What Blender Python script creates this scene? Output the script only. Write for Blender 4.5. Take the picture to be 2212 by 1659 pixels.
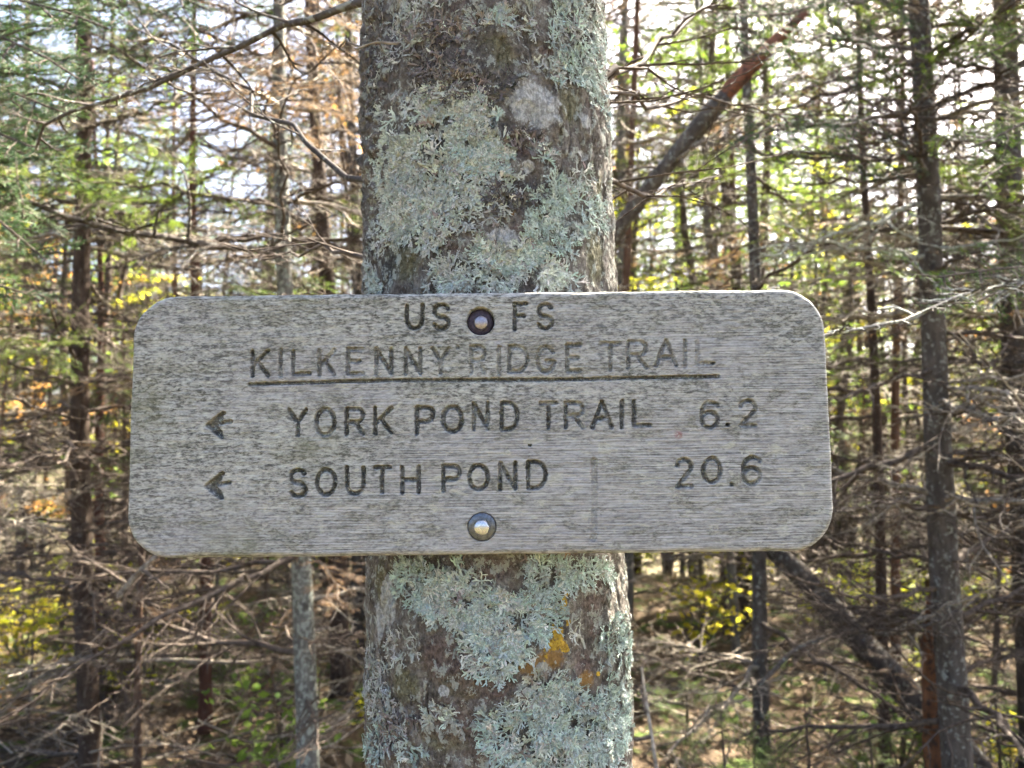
import bpy, math, random
import numpy as np
from mathutils import Matrix, Vector

for o in list(bpy.data.objects):
    bpy.data.objects.remove(o, do_unlink=True)
SC = bpy.context.scene
COL = SC.collection
R = math.radians
PI = math.pi

# ------------------------------------------------------------------ camera, sky, sun, exposure
CAM_Z, PITCH, FPX = 1.5, R(4.0), 1662.0          # measurements below are in pixels of a 2212 x 1659 copy of the photo
cam = bpy.data.cameras.new("camera")
cam.sensor_width = 36.0
cam.lens = 36.0 * FPX / 2212.0
cam.clip_start = 0.02
cam.clip_end = 6000
cam.dof.use_dof = True
cam.dof.focus_distance = 0.575
cam.dof.aperture_fstop = 10.0
camo = bpy.data.objects.new("camera", cam)
COL.objects.link(camo)
camo.location = (0, 0, CAM_Z)
camo.rotation_euler = (R(90) + PITCH, 0, 0)
SC.camera = camo

SUN_AZ, SUN_EL = R(40), R(50)                    # azimuth to the right of the view direction
W = bpy.data.worlds.new("World")
SC.world = W
W.use_nodes = True
nt = W.node_tree
nt.nodes.clear()
wo = nt.nodes.new("ShaderNodeOutputWorld")
bg = nt.nodes.new("ShaderNodeBackground")
sky = nt.nodes.new("ShaderNodeTexSky")
sky.sky_type = 'NISHITA'
sky.sun_disc = False
sky.sun_elevation = SUN_EL
sky.sun_rotation = SUN_AZ
sky.altitude = 300
sky.air_density = 0.75
sky.dust_density = 6.0
sky.ozone_density = 0.0
bg.inputs[1].default_value = 0.052
nt.links.new(sky.outputs[0], bg.inputs[0])
nt.links.new(bg.outputs[0], wo.inputs[0])

sl = bpy.data.lights.new("sun", 'SUN')
sl.energy = 5.0
sl.angle = R(0.53)
sl.color = (1.0, 0.9, 0.74)
so = bpy.data.objects.new("sun", sl)
COL.objects.link(so)
sdir = Vector((math.sin(SUN_AZ) * math.cos(SUN_EL), math.cos(SUN_AZ) * math.cos(SUN_EL), math.sin(SUN_EL)))
so.rotation_euler = sdir.to_track_quat('Z', 'Y').to_euler()
so.location = sdir * 40

SC.view_settings.view_transform = 'Standard'
SC.view_settings.look = 'None'
SC.view_settings.gamma = 1.0
SC.view_settings.use_curve_mapping = False
SC.view_settings.exposure = 3.88

SC.cycles.use_light_tree = False
SC.cycles.max_bounces = 4
SC.cycles.diffuse_bounces = 2
SC.cycles.transmission_bounces = 3
SC.cycles.use_adaptive_sampling = True
SC.cycles.adaptive_threshold = 0.06
SC.cycles.adaptive_min_samples = 20
SC.cycles.use_denoising = True
SC.cycles.debug_use_spatial_splits = True
SC.cycles.caustics_reflective = False
SC.cycles.caustics_refractive = False

# ------------------------------------------------------------------ helpers
CP, SP = math.cos(PITCH), math.sin(PITCH)

def ray(px, py):
    a = (px - 1106.0) / FPX
    b = (829.5 - py) / FPX
    return np.array([a, CP - b * SP, SP + b * CP])

def P2W(px, py, Y):
    d = ray(px, py)
    return np.array([0, 0, CAM_Z]) + d * (Y / d[1])

def tag(o, label=None, cat=None, group=None, kind=None):
    if label: o["label"] = label
    if cat: o["category"] = cat
    if group: o["group"] = group
    if kind: o["kind"] = kind
    return o

def empty(name, loc=(0, 0, 0)):
    o = bpy.data.objects.new(name, None)
    o.empty_display_size = 0.1
    o.location = loc
    COL.objects.link(o)
    return o

def link(name, me, parent=None, mat4=None):
    o = bpy.data.objects.new(name, me)
    COL.objects.link(o)
    if parent is not None:
        o.parent = parent
    if mat4 is not None:
        o.matrix_local = mat4
    return o

def mesh_np(name, V, quads=None, tris=None, mats=(), smooth=True, qmat=None, tmat=None):
    V = np.asarray(V, dtype=np.float32)
    quads = np.zeros((0, 4), np.int32) if quads is None or len(quads) == 0 else np.asarray(quads, np.int32)
    tris = np.zeros((0, 3), np.int32) if tris is None or len(tris) == 0 else np.asarray(tris, np.int32)
    me = bpy.data.meshes.new(name)
    me.vertices.add(len(V))
    me.vertices.foreach_set("co", V.ravel())
    nl = quads.size + tris.size
    me.loops.add(nl)
    me.loops.foreach_set("vertex_index", np.concatenate([quads.ravel(), tris.ravel()]).astype(np.int32))
    npoly = len(quads) + len(tris)
    me.polygons.add(npoly)
    starts = np.concatenate([np.arange(len(quads)) * 4, quads.size + np.arange(len(tris)) * 3]).astype(np.int32)
    me.polygons.foreach_set("loop_start", starts)
    me.polygons.foreach_set("use_smooth", np.full(npoly, smooth, dtype=bool))
    if qmat is not None or tmat is not None:
        mi = np.zeros(npoly, np.int32)
        if qmat is not None: mi[:len(quads)] = qmat
        if tmat is not None: mi[len(quads):] = tmat
        me.polygons.foreach_set("material_index", mi)
    me.update(calc_edges=True)
    me.validate()
    for m in mats:
        me.materials.append(m)
    return me

def add_attr(me, name, arr, typ='FLOAT'):
    a = me.attributes.new(name, typ, 'POINT')
    if typ == 'FLOAT':
        a.data.foreach_set("value", np.asarray(arr, np.float32).ravel())
    else:
        arr = np.asarray(arr, np.float32)
        if arr.shape[1] == 3:
            arr = np.concatenate([arr, np.ones((len(arr), 1), np.float32)], 1)
        a.data.foreach_set("color", arr.ravel())

def crs(a, b):
    a = np.asarray(a); b = np.asarray(b)
    if a.ndim == 1 and b.ndim == 1:
        return np.array((a[1] * b[2] - a[2] * b[1], a[2] * b[0] - a[0] * b[2], a[0] * b[1] - a[1] * b[0]))
    a0, a1, a2 = a[..., 0], a[..., 1], a[..., 2]; b0, b1, b2 = b[..., 0], b[..., 1], b[..., 2]
    return np.stack([a1 * b2 - a2 * b1, a2 * b0 - a0 * b2, a0 * b1 - a1 * b0], -1)

class Geo:
    """collects tubes and blades, then becomes one mesh"""
    def __init__(s):
        s.v, s.q, s.t, s.n = [], [], [], 0
    def add(s, v, q=None, t=None):
        v = np.asarray(v, np.float32)
        if q is not None and len(q): s.q.append(np.asarray(q, np.int32) + s.n)
        if t is not None and len(t): s.t.append(np.asarray(t, np.int32) + s.n)
        s.v.append(v); s.n += len(v)
    def tube(s, pts, rad, k=5, cap=False, wob=None):
        pts = np.asarray(pts, float); n = len(pts)
        rad = np.asarray(rad, float)
        if rad.ndim == 0: rad = np.full(n, float(rad))
        tan = np.gradient(pts, axis=0)
        tan /= np.linalg.norm(tan, axis=1)[:, None] + 1e-12
        ref = np.array([0.31, 0.22, 0.92]) if abs(tan[0][2]) < 0.85 else np.array([1.0, 0.1, 0.0])
        u = crs(tan, ref); u /= np.linalg.norm(u, axis=1)[:, None] + 1e-12
        w = crs(tan, u)
        a = np.arange(k) * 2 * PI / k
        rr = rad[:, None] * np.ones((1, k))
        if wob is not None: rr = rr * wob
        v = pts[:, None, :] + rr[:, :, None] * (np.cos(a)[None, :, None] * u[:, None, :] + np.sin(a)[None, :, None] * w[:, None, :])
        i = np.arange(n - 1)[:, None] * k; j = np.arange(k)[None, :]; j2 = (j + 1) % k
        q = np.stack([i + j, i + j2, i + k + j2, i + k + j], -1).reshape(-1, 4)
        v = v.reshape(-1, 3)
        t = None
        if cap:
            v = np.concatenate([v, pts[-1:], pts[:1]])
            jj = np.arange(k)
            t = np.concatenate([np.stack([(n - 1) * k + jj, (n - 1) * k + (jj + 1) % k, np.full(k, n * k)], 1),
                                np.stack([(jj + 1) % k, jj, np.full(k, n * k + 1)], 1)])
        s.add(v, q, t)
    def blades(s, base, tip, wid, nrm):
        """rhombic blades from base to tip, widest at 45 percent"""
        base = np.asarray(base, float); tip = np.asarray(tip, float)
        d = tip - base
        side = crs(d, nrm); side /= np.linalg.norm(side, axis=1)[:, None] + 1e-12
        m = base + d * 0.45
        wd = np.asarray(wid, float)
        wd = wd[:, None] if wd.ndim else wd
        v = np.stack([base, m + side * wd * 0.5, tip, m - side * wd * 0.5], 1).reshape(-1, 3)
        n = len(base)
        q = np.arange(n * 4).reshape(n, 4)
        s.add(v, q)
    def mesh(s, name, mats, smooth=True):
        V = np.concatenate(s.v) if s.v else np.zeros((0, 3))
        return mesh_np(name, V, np.concatenate(s.q) if s.q else None, np.concatenate(s.t) if s.t else None, mats, smooth)

def _hash(ix, iy, iz, seed):
    h = (ix.astype(np.uint32) * np.uint32(374761393) + iy.astype(np.uint32) * np.uint32(668265263)
         + iz.astype(np.uint32) * np.uint32(2147483647) + np.uint32(seed * 144269 + 12345))
    h = (h ^ (h >> np.uint32(13))) * np.uint32(1274126177)
    h = h ^ (h >> np.uint32(16))
    h = h * np.uint32(2246822519)
    h = h ^ (h >> np.uint32(15))
    return (h & np.uint32(0xFFFFFF)).astype(np.float32) / np.float32(0xFFFFFF)

def vnoise(x, y, z, seed=0):
    x = np.asarray(x, np.float64); y = np.asarray(y, np.float64) + 0 * x; z = np.asarray(z, np.float64) + 0 * x
    ix = np.floor(x).astype(np.int64); iy = np.floor(y).astype(np.int64); iz = np.floor(z).astype(np.int64)
    fx = (x - ix).astype(np.float32); fy = (y - iy).astype(np.float32); fz = (z - iz).astype(np.float32)
    fx = fx * fx * (3 - 2 * fx); fy = fy * fy * (3 - 2 * fy); fz = fz * fz * (3 - 2 * fz)
    ix += 50000; iy += 50000; iz += 50000
    def c(a, b, d): return _hash(ix + a, iy + b, iz + d, seed)
    x00 = c(0,0,0) * (1-fx) + c(1,0,0) * fx; x10 = c(0,1,0) * (1-fx) + c(1,1,0) * fx
    x01 = c(0,0,1) * (1-fx) + c(1,0,1) * fx; x11 = c(0,1,1) * (1-fx) + c(1,1,1) * fx
    return (x00 * (1-fy) + x10 * fy) * (1-fz) + (x01 * (1-fy) + x11 * fy) * fz

def fbm(x, y, z, oct=4, seed=0, gain=0.5):
    s = 0; a = 1; t = 0
    for i in range(oct):
        f = 2 ** i
        s = s + a * vnoise(np.asarray(x) * f, np.asarray(y) * f, np.asarray(z) * f, seed + i * 17)
        t += a; a *= gain
    return s / t

def sstep(a, b, x):
    t = np.clip((x - a) / (b - a), 0, 1)
    return t * t * (3 - 2 * t)

# ------------------------------------------------------------------ materials
class Mat:
    def __init__(s, name, rough=0.85, spec=0.25):
        s.m = bpy.data.materials.new(name)
        s.m.use_nodes = True
        s.nt = s.m.node_tree
        s.b = s.nt.nodes["Principled BSDF"]
        s.out = s.nt.nodes["Material Output"]
        s.b.inputs["Roughness"].default_value = rough
        s.b.inputs["Specular IOR Level"].default_value = spec
        s._co = None
    def n(s, t, **kw):
        x = s.nt.nodes.new(t)
        for k, v in kw.items(): setattr(x, k, v)
        return x
    def l(s, a, b): s.nt.links.new(a, b)
    def co(s, scale=(1, 1, 1), loc=(0, 0, 0), kind="Object"):
        if s._co is None: s._co = s.n("ShaderNodeTexCoord")
        mp = s.n("ShaderNodeMapping")
        mp.inputs["Scale"].default_value = scale
        mp.inputs["Location"].default_value = loc
        s.l(s._co.outputs[kind], mp.inputs[0])
        return mp.outputs[0]
    def noise(s, co, scale=1.0, detail=4, rough=0.55, dist=0.0):
        x = s.n("ShaderNodeTexNoise")
        x.inputs["Scale"].default_value = scale
        x.inputs["Detail"].default_value = detail
        x.inputs["Roughness"].default_value = rough
        x.inputs["Distortion"].default_value = dist
        s.l(co, x.inputs["Vector"])
        return x.outputs["Fac"]
    def ramp(s, fac, stops, interp='LINEAR'):
        r = s.n("ShaderNodeValToRGB")
        r.color_ramp.interpolation = interp
        e = r.color_ramp.elements
        while len(e) < len(stops): e.new(0.5)
        for i, (p, c) in enumerate(stops):
            e[i].position = p
            e[i].color = (c, c, c, 1) if not hasattr(c, '__len__') else (*c, 1)
        s.l(fac, r.inputs[0])
        return r.outputs[0]
    def mix(s, fac, a, b, mode='MIX'):
        x = s.n("ShaderNodeMix", data_type='RGBA', blend_type=mode)
        for sock, v in ((x.inputs[0], fac), (x.inputs[6], a), (x.inputs[7], b)):
            if hasattr(v, 'default_value') or hasattr(v, 'is_linked'): s.l(v, sock)
            elif hasattr(v, '__len__'): sock.default_value = (*v, 1)
            else: sock.default_value = v
        return x.outputs[2]
    def math(s, op, a, b=0.0, clamp=False):
        x = s.n("ShaderNodeMath", operation=op)
        x.use_clamp = clamp
        for sock, v in ((x.inputs[0], a), (x.inputs[1], b)):
            if hasattr(v, 'is_linked'): s.l(v, sock)
            else: sock.default_value = v
        return x.outputs[0]
    def attr(s, name, out="Fac"):
        x = s.n("ShaderNodeAttribute"); x.attribute_name = name
        return x.outputs[out]
    def rnd(s):
        return s.n("ShaderNodeObjectInfo").outputs["Random"]
    def color(s, c):
        if hasattr(c, 'is_linked'): s.l(c, s.b.inputs["Base Color"])
        else: s.b.inputs["Base Color"].default_value = (*c, 1)
    def bump(s, h, strength=0.5, dist=0.002):
        x = s.n("ShaderNodeBump")
        x.inputs["Strength"].default_value = strength
        x.inputs["Distance"].default_value = dist
        s.l(h, x.inputs["Height"])
        s.l(x.outputs[0], s.b.inputs["Normal"])
    def translucent(s, col, fac=0.45):
        t = s.n("ShaderNodeBsdfTranslucent")
        if hasattr(col, 'is_linked'): s.l(col, t.inputs[0])
        else: t.inputs[0].default_value = (*col, 1)
        mx = s.n("ShaderNodeMixShader"); mx.inputs[0].default_value = fac
        s.l(s.b.outputs[0], mx.inputs[1]); s.l(t.outputs[0], mx.inputs[2])
        s.l(mx.outputs[0], s.out.inputs[0])

def bark_mat(name, dark, mid, spot, spot_amt=0.62, scale=1.0):
    m = Mat(name, 0.9, 0.15)
    c = m.co((1, 1, 0.35))
    n1 = m.noise(c, 38 * scale, 3, 0.65)
    base = m.ramp(n1, [(0.3, dark), (0.72, mid)])
    n2 = m.noise(m.co((1, 1, 0.8)), 55 * scale, 3, 0.7)
    msk = m.ramp(n2, [(spot_amt - 0.04, 0.0), (spot_amt + 0.03, 1.0)])
    col = m.mix(msk, base, spot)
    m.color(col)
    m.bump(m.math('ADD', n1, m.math('MULTIPLY', n2, 0.7)), 0.9, 0.006)
    return m.m

M = {}
M['bark_grey'] = bark_mat("bark_grey", (0.04, 0.034, 0.03), (0.115, 0.1, 0.088), (0.22, 0.23, 0.205), 0.6)
M['bark_brown'] = bark_mat("bark_brown", (0.034, 0.024, 0.019), (0.09, 0.065, 0.05), (0.17, 0.155, 0.13), 0.66)
M['bark_red'] = bark_mat("bark_red", (0.055, 0.026, 0.018), (0.12, 0.062, 0.042), (0.18, 0.15, 0.12), 0.7)
M['bark_dark'] = bark_mat("bark_dark", (0.035, 0.03, 0.027), (0.085, 0.075, 0.068), (0.2, 0.205, 0.185), 0.63)
M['bark_lichen'] = bark_mat("bark_lichen", (0.06, 0.056, 0.05), (0.17, 0.163, 0.145), (0.27, 0.29, 0.25), 0.54)
M['wood_orange'] = bark_mat("wood_orange", (0.08, 0.036, 0.02), (0.21, 0.1, 0.05), (0.06, 0.04, 0.03), 0.57)
M['wood_red'] = bark_mat("wood_red", (0.1, 0.045, 0.03), (0.24, 0.11, 0.068), (0.07, 0.045, 0.035), 0.58)

def twig_mat(name, a, b):
    m = Mat(name, 0.85, 0.2)
    n1 = m.noise(m.co(), 60, 1, 0.65)
    m.color(m.ramp(n1, [(0.32, a), (0.68, b)]))
    return m.m
M['twig'] = twig_mat("twig_dead", (0.04, 0.03, 0.024), (0.115, 0.092, 0.074))
M['twig_pale'] = twig_mat("twig_pale", (0.11, 0.09, 0.07), (0.33, 0.295, 0.24))
M['twig_lichen'] = twig_mat("twig_lichen", (0.13, 0.115, 0.1), (0.42, 0.46, 0.41))

def leaf_mat(name, cols, tr, trfac):
    m = Mat(name, 0.62, 0.14)
    n1 = m.noise(m.co(), 9, 0, 0.6)
    f = m.math('ADD', m.math('MULTIPLY', n1, 0.75), m.math('MULTIPLY', m.rnd(), 0.3))
    col = m.ramp(f, [(0.25 + 0.5 * i / max(1, len(cols) - 1), c) for i, c in enumerate(cols)])
    m.color(col)
    m.translucent(m.mix(0.5, col, tr), trfac)
    return m.m
M['needle_green'] = leaf_mat("needle_green", [(0.02, 0.055, 0.018), (0.05, 0.11, 0.024), (0.12, 0.17, 0.03)], (0.22, 0.3, 0.03), 0.42)
M['needle_shaded'] = leaf_mat("needle_shaded", [(0.012, 0.034, 0.016), (0.028, 0.065, 0.025), (0.055, 0.1, 0.03)], (0.1, 0.16, 0.04), 0.28)  # darker copy of the green needles, shade painted into the colour
M['needle_brown'] = leaf_mat("needle_brown", [(0.085, 0.045, 0.022), (0.19, 0.11, 0.052), (0.28, 0.19, 0.1)], (0.36, 0.22, 0.09), 0.36)
M['leaf_yellow'] = leaf_mat("leaf_yellow", [(0.14, 0.2, 0.015), (0.28, 0.31, 0.02), (0.45, 0.35, 0.03)], (0.6, 0.62, 0.05), 0.55)
M['leaf_orange'] = leaf_mat("leaf_orange", [(0.3, 0.13, 0.03), (0.4, 0.2, 0.05), (0.42, 0.26, 0.08)], (0.6, 0.3, 0.08), 0.45)
M['leaf_green'] = leaf_mat("leaf_green", [(0.04, 0.09, 0.02), (0.09, 0.16, 0.03), (0.17, 0.24, 0.04)], (0.3, 0.42, 0.06), 0.45)
M['litter'] = leaf_mat("litter", [(0.08, 0.052, 0.032), (0.17, 0.12, 0.075), (0.34, 0.27, 0.18)], (0.3, 0.22, 0.12), 0.15)

# ------------------------------------------------------------------ ground
def ground_z(x, y):
    x = np.asarray(x, float); y = np.asarray(y, float)
    r = np.sqrt(x * x + y * y)
    bump_ = (fbm(x * 0.55 + 3, y * 0.55, 0, 3, 5) - 0.5) * 0.34 * sstep(1.2, 4.0, r)
    fall = -np.maximum(0, y - 7.5 + 0.25 * x) ** 1.35 * 0.085
    fall = np.maximum(fall, -70 + 0 * y)
    return bump_ * np.where(r < 60, 1, 0.3) + fall

def build_ground():
    t = np.linspace(-1, 1, 241)
    ax = np.sign(t) * (np.abs(t) * 12 + np.abs(t) ** 6 * 3000)
    X, Y = np.meshgrid(ax, ax + 4)
    Z = ground_z(X, Y) + (fbm(X * 6, Y * 6, 0, 3, 9) - 0.5) * 0.05 * (np.hypot(X, Y) < 14)
    V = np.stack([X, Y, Z], -1).reshape(-1, 3)
    n = len(t)
    i = np.arange(n - 1)[:, None] * n; j = np.arange(n - 1)[None, :]
    q = np.stack([i + j, i + j + 1, i + n + j + 1, i + n + j], -1).reshape(-1, 4)
    m = Mat("forest_floor", 0.95, 0.1)
    n1 = m.noise(m.co(), 5, 4, 0.65)
    n2 = m.noise(m.co(), 40, 4, 0.7)
    c = m.ramp(n2, [(0.3, (0.028, 0.02, 0.014)), (0.55, (0.09, 0.065, 0.043)), (0.75, (0.2, 0.15, 0.1))])
    c = m.mix(m.ramp(n1, [(0.52, 0.0), (0.6, 1.0)]), c, (0.06, 0.09, 0.022))
    m.color(c)
    m.bump(n2, 1.0, 0.02)
    o = link("ground", mesh_np("ground", V, q, None, [m.m]))
    tag(o, "brown forest floor of needles, moss and dead leaves", None, None, "structure")
build_ground()

# ------------------------------------------------------------------ the sign
SIGN_C = P2W(1037, 915, 0.572)
roll, tilt = R(0.62), R(1.0)
SU = np.array([math.cos(roll), 0, math.sin(roll)])
SV0 = np.array([-math.sin(roll), 0, math.cos(roll)])
SN0 = np.array([0, -1.0, 0])
SV = SV0 * math.cos(tilt) - SN0 * math.sin(tilt)
SN = crs(SU, SV)

def P2S(px, py):
    """photo pixel -> (u, v) on the sign face"""
    d = ray(px, py); o = np.array([0, 0, CAM_Z])
    t = np.dot(SIGN_C - o, SN) / np.dot(d, SN)
    p = o + d * t - SIGN_C
    return np.array([np.dot(p, SU), np.dot(p, SV)])

def c1(x, y): return P2S(263.3 + x * 0.3704, 603.5 + y * 0.3704)   # from the two enlargements the lettering was measured on
def c2(x, y): return P2S(1020.4 + x * 0.3703, 603.5 + y * 0.3703)

def arc(cx, cy, rx, ry, a0, a1, n=14):
    return [(cx + rx * math.cos(R(a)), cy + ry * math.sin(R(a))) for a in np.linspace(a0, a1, n)]

def glyph(ch):
    """strokes in the unit square, y down"""
    G = {
     'U': [[(0, 0), (0, .62)] + arc(.5, .62, .5, .38, 180, 0) + [(1, 0)]],
     'S': [arc(.5, .25, .48, .25, -25, -180, 9) + arc(.5, .25, .48, .25, 180, 95, 6)[1:] + arc(.5, .74, .5, .26, -85, 90, 10) + arc(.5, .74, .5, .26, 90, 158, 6)[1:]],
     'F': [[(1, 0), (0, 0), (0, 1)], [(0, .48), (.85, .48)]],
     'K': [[(0, 0), (0, 1)], [(1, 0), (0.05, .6)], [(.34, .42), (1, 1)]],
     'I': [[(.5, 0), (.5, 1)]],
     'L': [[(0, 0), (0, 1), (1, 1)]],
     'E': [[(1, 0), (0, 0), (0, 1), (1, 1)], [(0, .49), (.8, .49)]],
     'N': [[(0, 1), (0, 0), (1, 1), (1, 0)]],
     'Y': [[(0, 0), (.5, .5), (1, 0)], [(.5, .5), (.5, 1)]],
     'R': [[(0, 1), (0, 0), (.55, 0)] + arc(.6, .26, .4, .26, -90, 90) + [(0, .52)], [(.5, .52), (1, 1)]],
     'D': [[(0, 0), (0, 1), (.4, 1)] + arc(.4, .5, .6, .5, 90, -90) + [(0, 0)]],
     'G': [arc(.5, .5, .5, .5, -35, -180, 10) + arc(.5, .5, .5, .5, 180, 10, 12)[1:] + [(.55, .56)]],
     'T': [[(0, 0), (1, 0)], [(.5, 0), (.5, 1)]],
     'A': [[(0, 1), (.5, 0), (1, 1)], [(.2, .66), (.8, .66)]],
     'O': [arc(.5, .5, .5, .5, 0, 360, 28)],
     'P': [[(0, 1), (0, 0), (.55, 0)] + arc(.58, .27, .42, .27, -90, 90) + [(0, .54)]],
     'H': [[(0, 0), (0, 1)], [(1, 0), (1, 1)], [(0, .5), (1, .5)]],
     '6': [arc(.55, .42, .55, .42, -40, -180, 10) + [(0, .68)], arc(.5, .7, .5, .3, 0, 360, 22)],
     '2': [arc(.5, .28, .48, .28, -172, 25, 12) + [(.05, 1), (1, 1)]],
     '.': [[(.5, .5), (.51, .5)]],
    }
    return G[ch]

HW = 13.3 * 0.3704 / FPX * 0.572      # half the width of the routed stroke, metres
STROKES = []                          # (polyline in sign uv, half width, depth, wear)
def letter(c, ch, x0, x1, y0, y1, depth=1.0, wear=0.25, slope=0.012):
    for st in glyph(ch):
        pl = np.array([c(x0 + (x1 - x0) * a, y0 + (y1 - y0) * b - slope * (x1 - x0) * (a - .5)) for a, b in st])
        STROKES.append((pl, HW, depth, wear))
# "US o FS"
letter(c1, 'U', 1661, 1752, 152, 285, 1.0, .1); letter(c1, 'S', 1820, 1905, 147, 288, 1.0, .2)
letter(c2, 'F', 247, 312, 142, 288, .9, .3); letter(c2, 'S', 385, 466, 146, 286, .8, .35)
# KILKENNY RIDGE TRAIL, worn away towards its end
for a in [('K', 760, 850, 416, 562, .8, .4), ('I', 880, 970, 412, 560, .65, .4), ('L', 998, 1092, 420, 550, .6, .5), ('K', 1150, 1240, 414, 555, .6, .45),
          ('E', 1318, 1402, 407, 549, .55, .5), ('N', 1483, 1570, 405, 548, .7, .45), ('N', 1655, 1740, 403, 547, .65, .25), ('Y', 1812, 1905, 402, 545, .6, .4)]:
    letter(c1, *a)
for a in [('R', -8, 72, 392, 545, .42, .4), ('I', 110, 200, 395, 545, .4, .4), ('D', 214, 320, 392, 538, .5, .4), ('G', 380, 478, 392, 540, .5, .45),
          ('E', 553, 628, 382, 532, .5, .5), ('T', 752, 858, 374, 524, .5, .45), ('R', 910, 1012, 362, 512, .5, .4), ('A', 1070, 1190, 354, 502, .55, .4),
          ('I', 1195, 1285, 356, 506, .5, .4), ('L', 1312, 1400, 364, 490, .4, .5)]:
    letter(c2, *a)
ul = np.array([c1(742, 612), c1(1565, 588), c2(500, 584), c2(1000, 574), c2(1432, 566)])
STROKES.append((ul, HW * .88, .8, .2))
# YORK POND TRAIL 6.2
for a in [('Y', 975, 1073, 760, 908, .95, .3), ('O', 1133, 1238, 757, 905, .9, .35), ('R', 1310, 1405, 754, 902, .95, .4), ('K', 1476, 1570, 750, 896, .9, .35),
          ('P', 1719, 1815, 746, 897, .9, .3), ('O', 1872, 1982, 742, 888, 1., .35)]:
    letter(c1, *a)
for a in [('N', 8, 88, 722, 870, .85, .4), ('D', 172, 262, 720, 874, .85, .3), ('T', 398, 488, 722, 866, .8, .4), ('R', 545, 643, 719, 864, .75, .4), ('A', 700, 812, 712, 862, .85, .45),
          ('I', 827, 917, 710, 862, .75, .4), ('L', 943, 1034, 710, 850, .75, .4), ('6', 1338, 1432, 715, 862, .7, .5), ('.', 1470, 1510, 828, 868, 1., .2), ('2', 1562, 1652, 706, 852, .75, .45)]:
    letter(c2, *a)
# SOUTH POND 20.6
for a in [('S', 984, 1070, 1112, 1264, .95, .35), ('O', 1137, 1243, 1110, 1254, .95, .3), ('U', 1312, 1408, 1098, 1250, .95, .35), ('T', 1474, 1562, 1096, 1242, .9, .35),
          ('H', 1634, 1730, 1096, 1242, .9, .35), ('P', 1874, 1970, 1088, 1228, .95, .3)]:
    letter(c1, *a)
for a in [('O', -18, 90, 1084, 1224, .95, .35), ('N', 162, 250, 1072, 1220, .9, .4), ('D', 325, 428, 1063, 1216, .95, .3),
          ('2', 1192, 1278, 1048, 1206, .75, .5), ('O', 1347, 1447, 1042, 1184, .75, .45), ('.', 1492, 1532, 1175, 1215, .9, .3), ('6', 1580, 1678, 1038, 1190, .75, .5)]:
    letter(c2, *a)
# the two arrows: broad barbs and a short shaft
for (tx, ty, ux, uy, lx, ly, sx, sy) in [(502, 850, 590, 780, 582, 916, 635, 828), (494, 1206, 585, 1134, 580, 1272, 625, 1186)]:
    STROKES.append((np.array([c1(ux, uy), c1(tx, ty), c1(lx, ly)]), HW * 1.15, .95, .3))
    STROKES.append((np.array([c1(ux - 14, uy + 26), c1(tx + 30, ty), c1(lx - 12, ly - 24)]), HW * 1.25, .9, .3))
    STROKES.append((np.array([c1(tx + 50, ty - 8), c1(sx, sy)]), HW * .95, .85, .4))
# knocks and an old filled slot
STROKES.append((np.array([c2(330, 968), c2(341, 968)]), HW * .55, .8, .1))
STROKES.append((np.array([c1(1957, 394), c1(1958, 394)]), HW * .9, .35, .1))
STROKES.append((np.array([c2(1405, 487), c2(1410, 486)]), HW * .7, .8, .1))
STROKES.append((np.array([c2(710, 1055), c2(712, 1300), c2(706, 1510)]), HW * 1.5, .3, .5))

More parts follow.
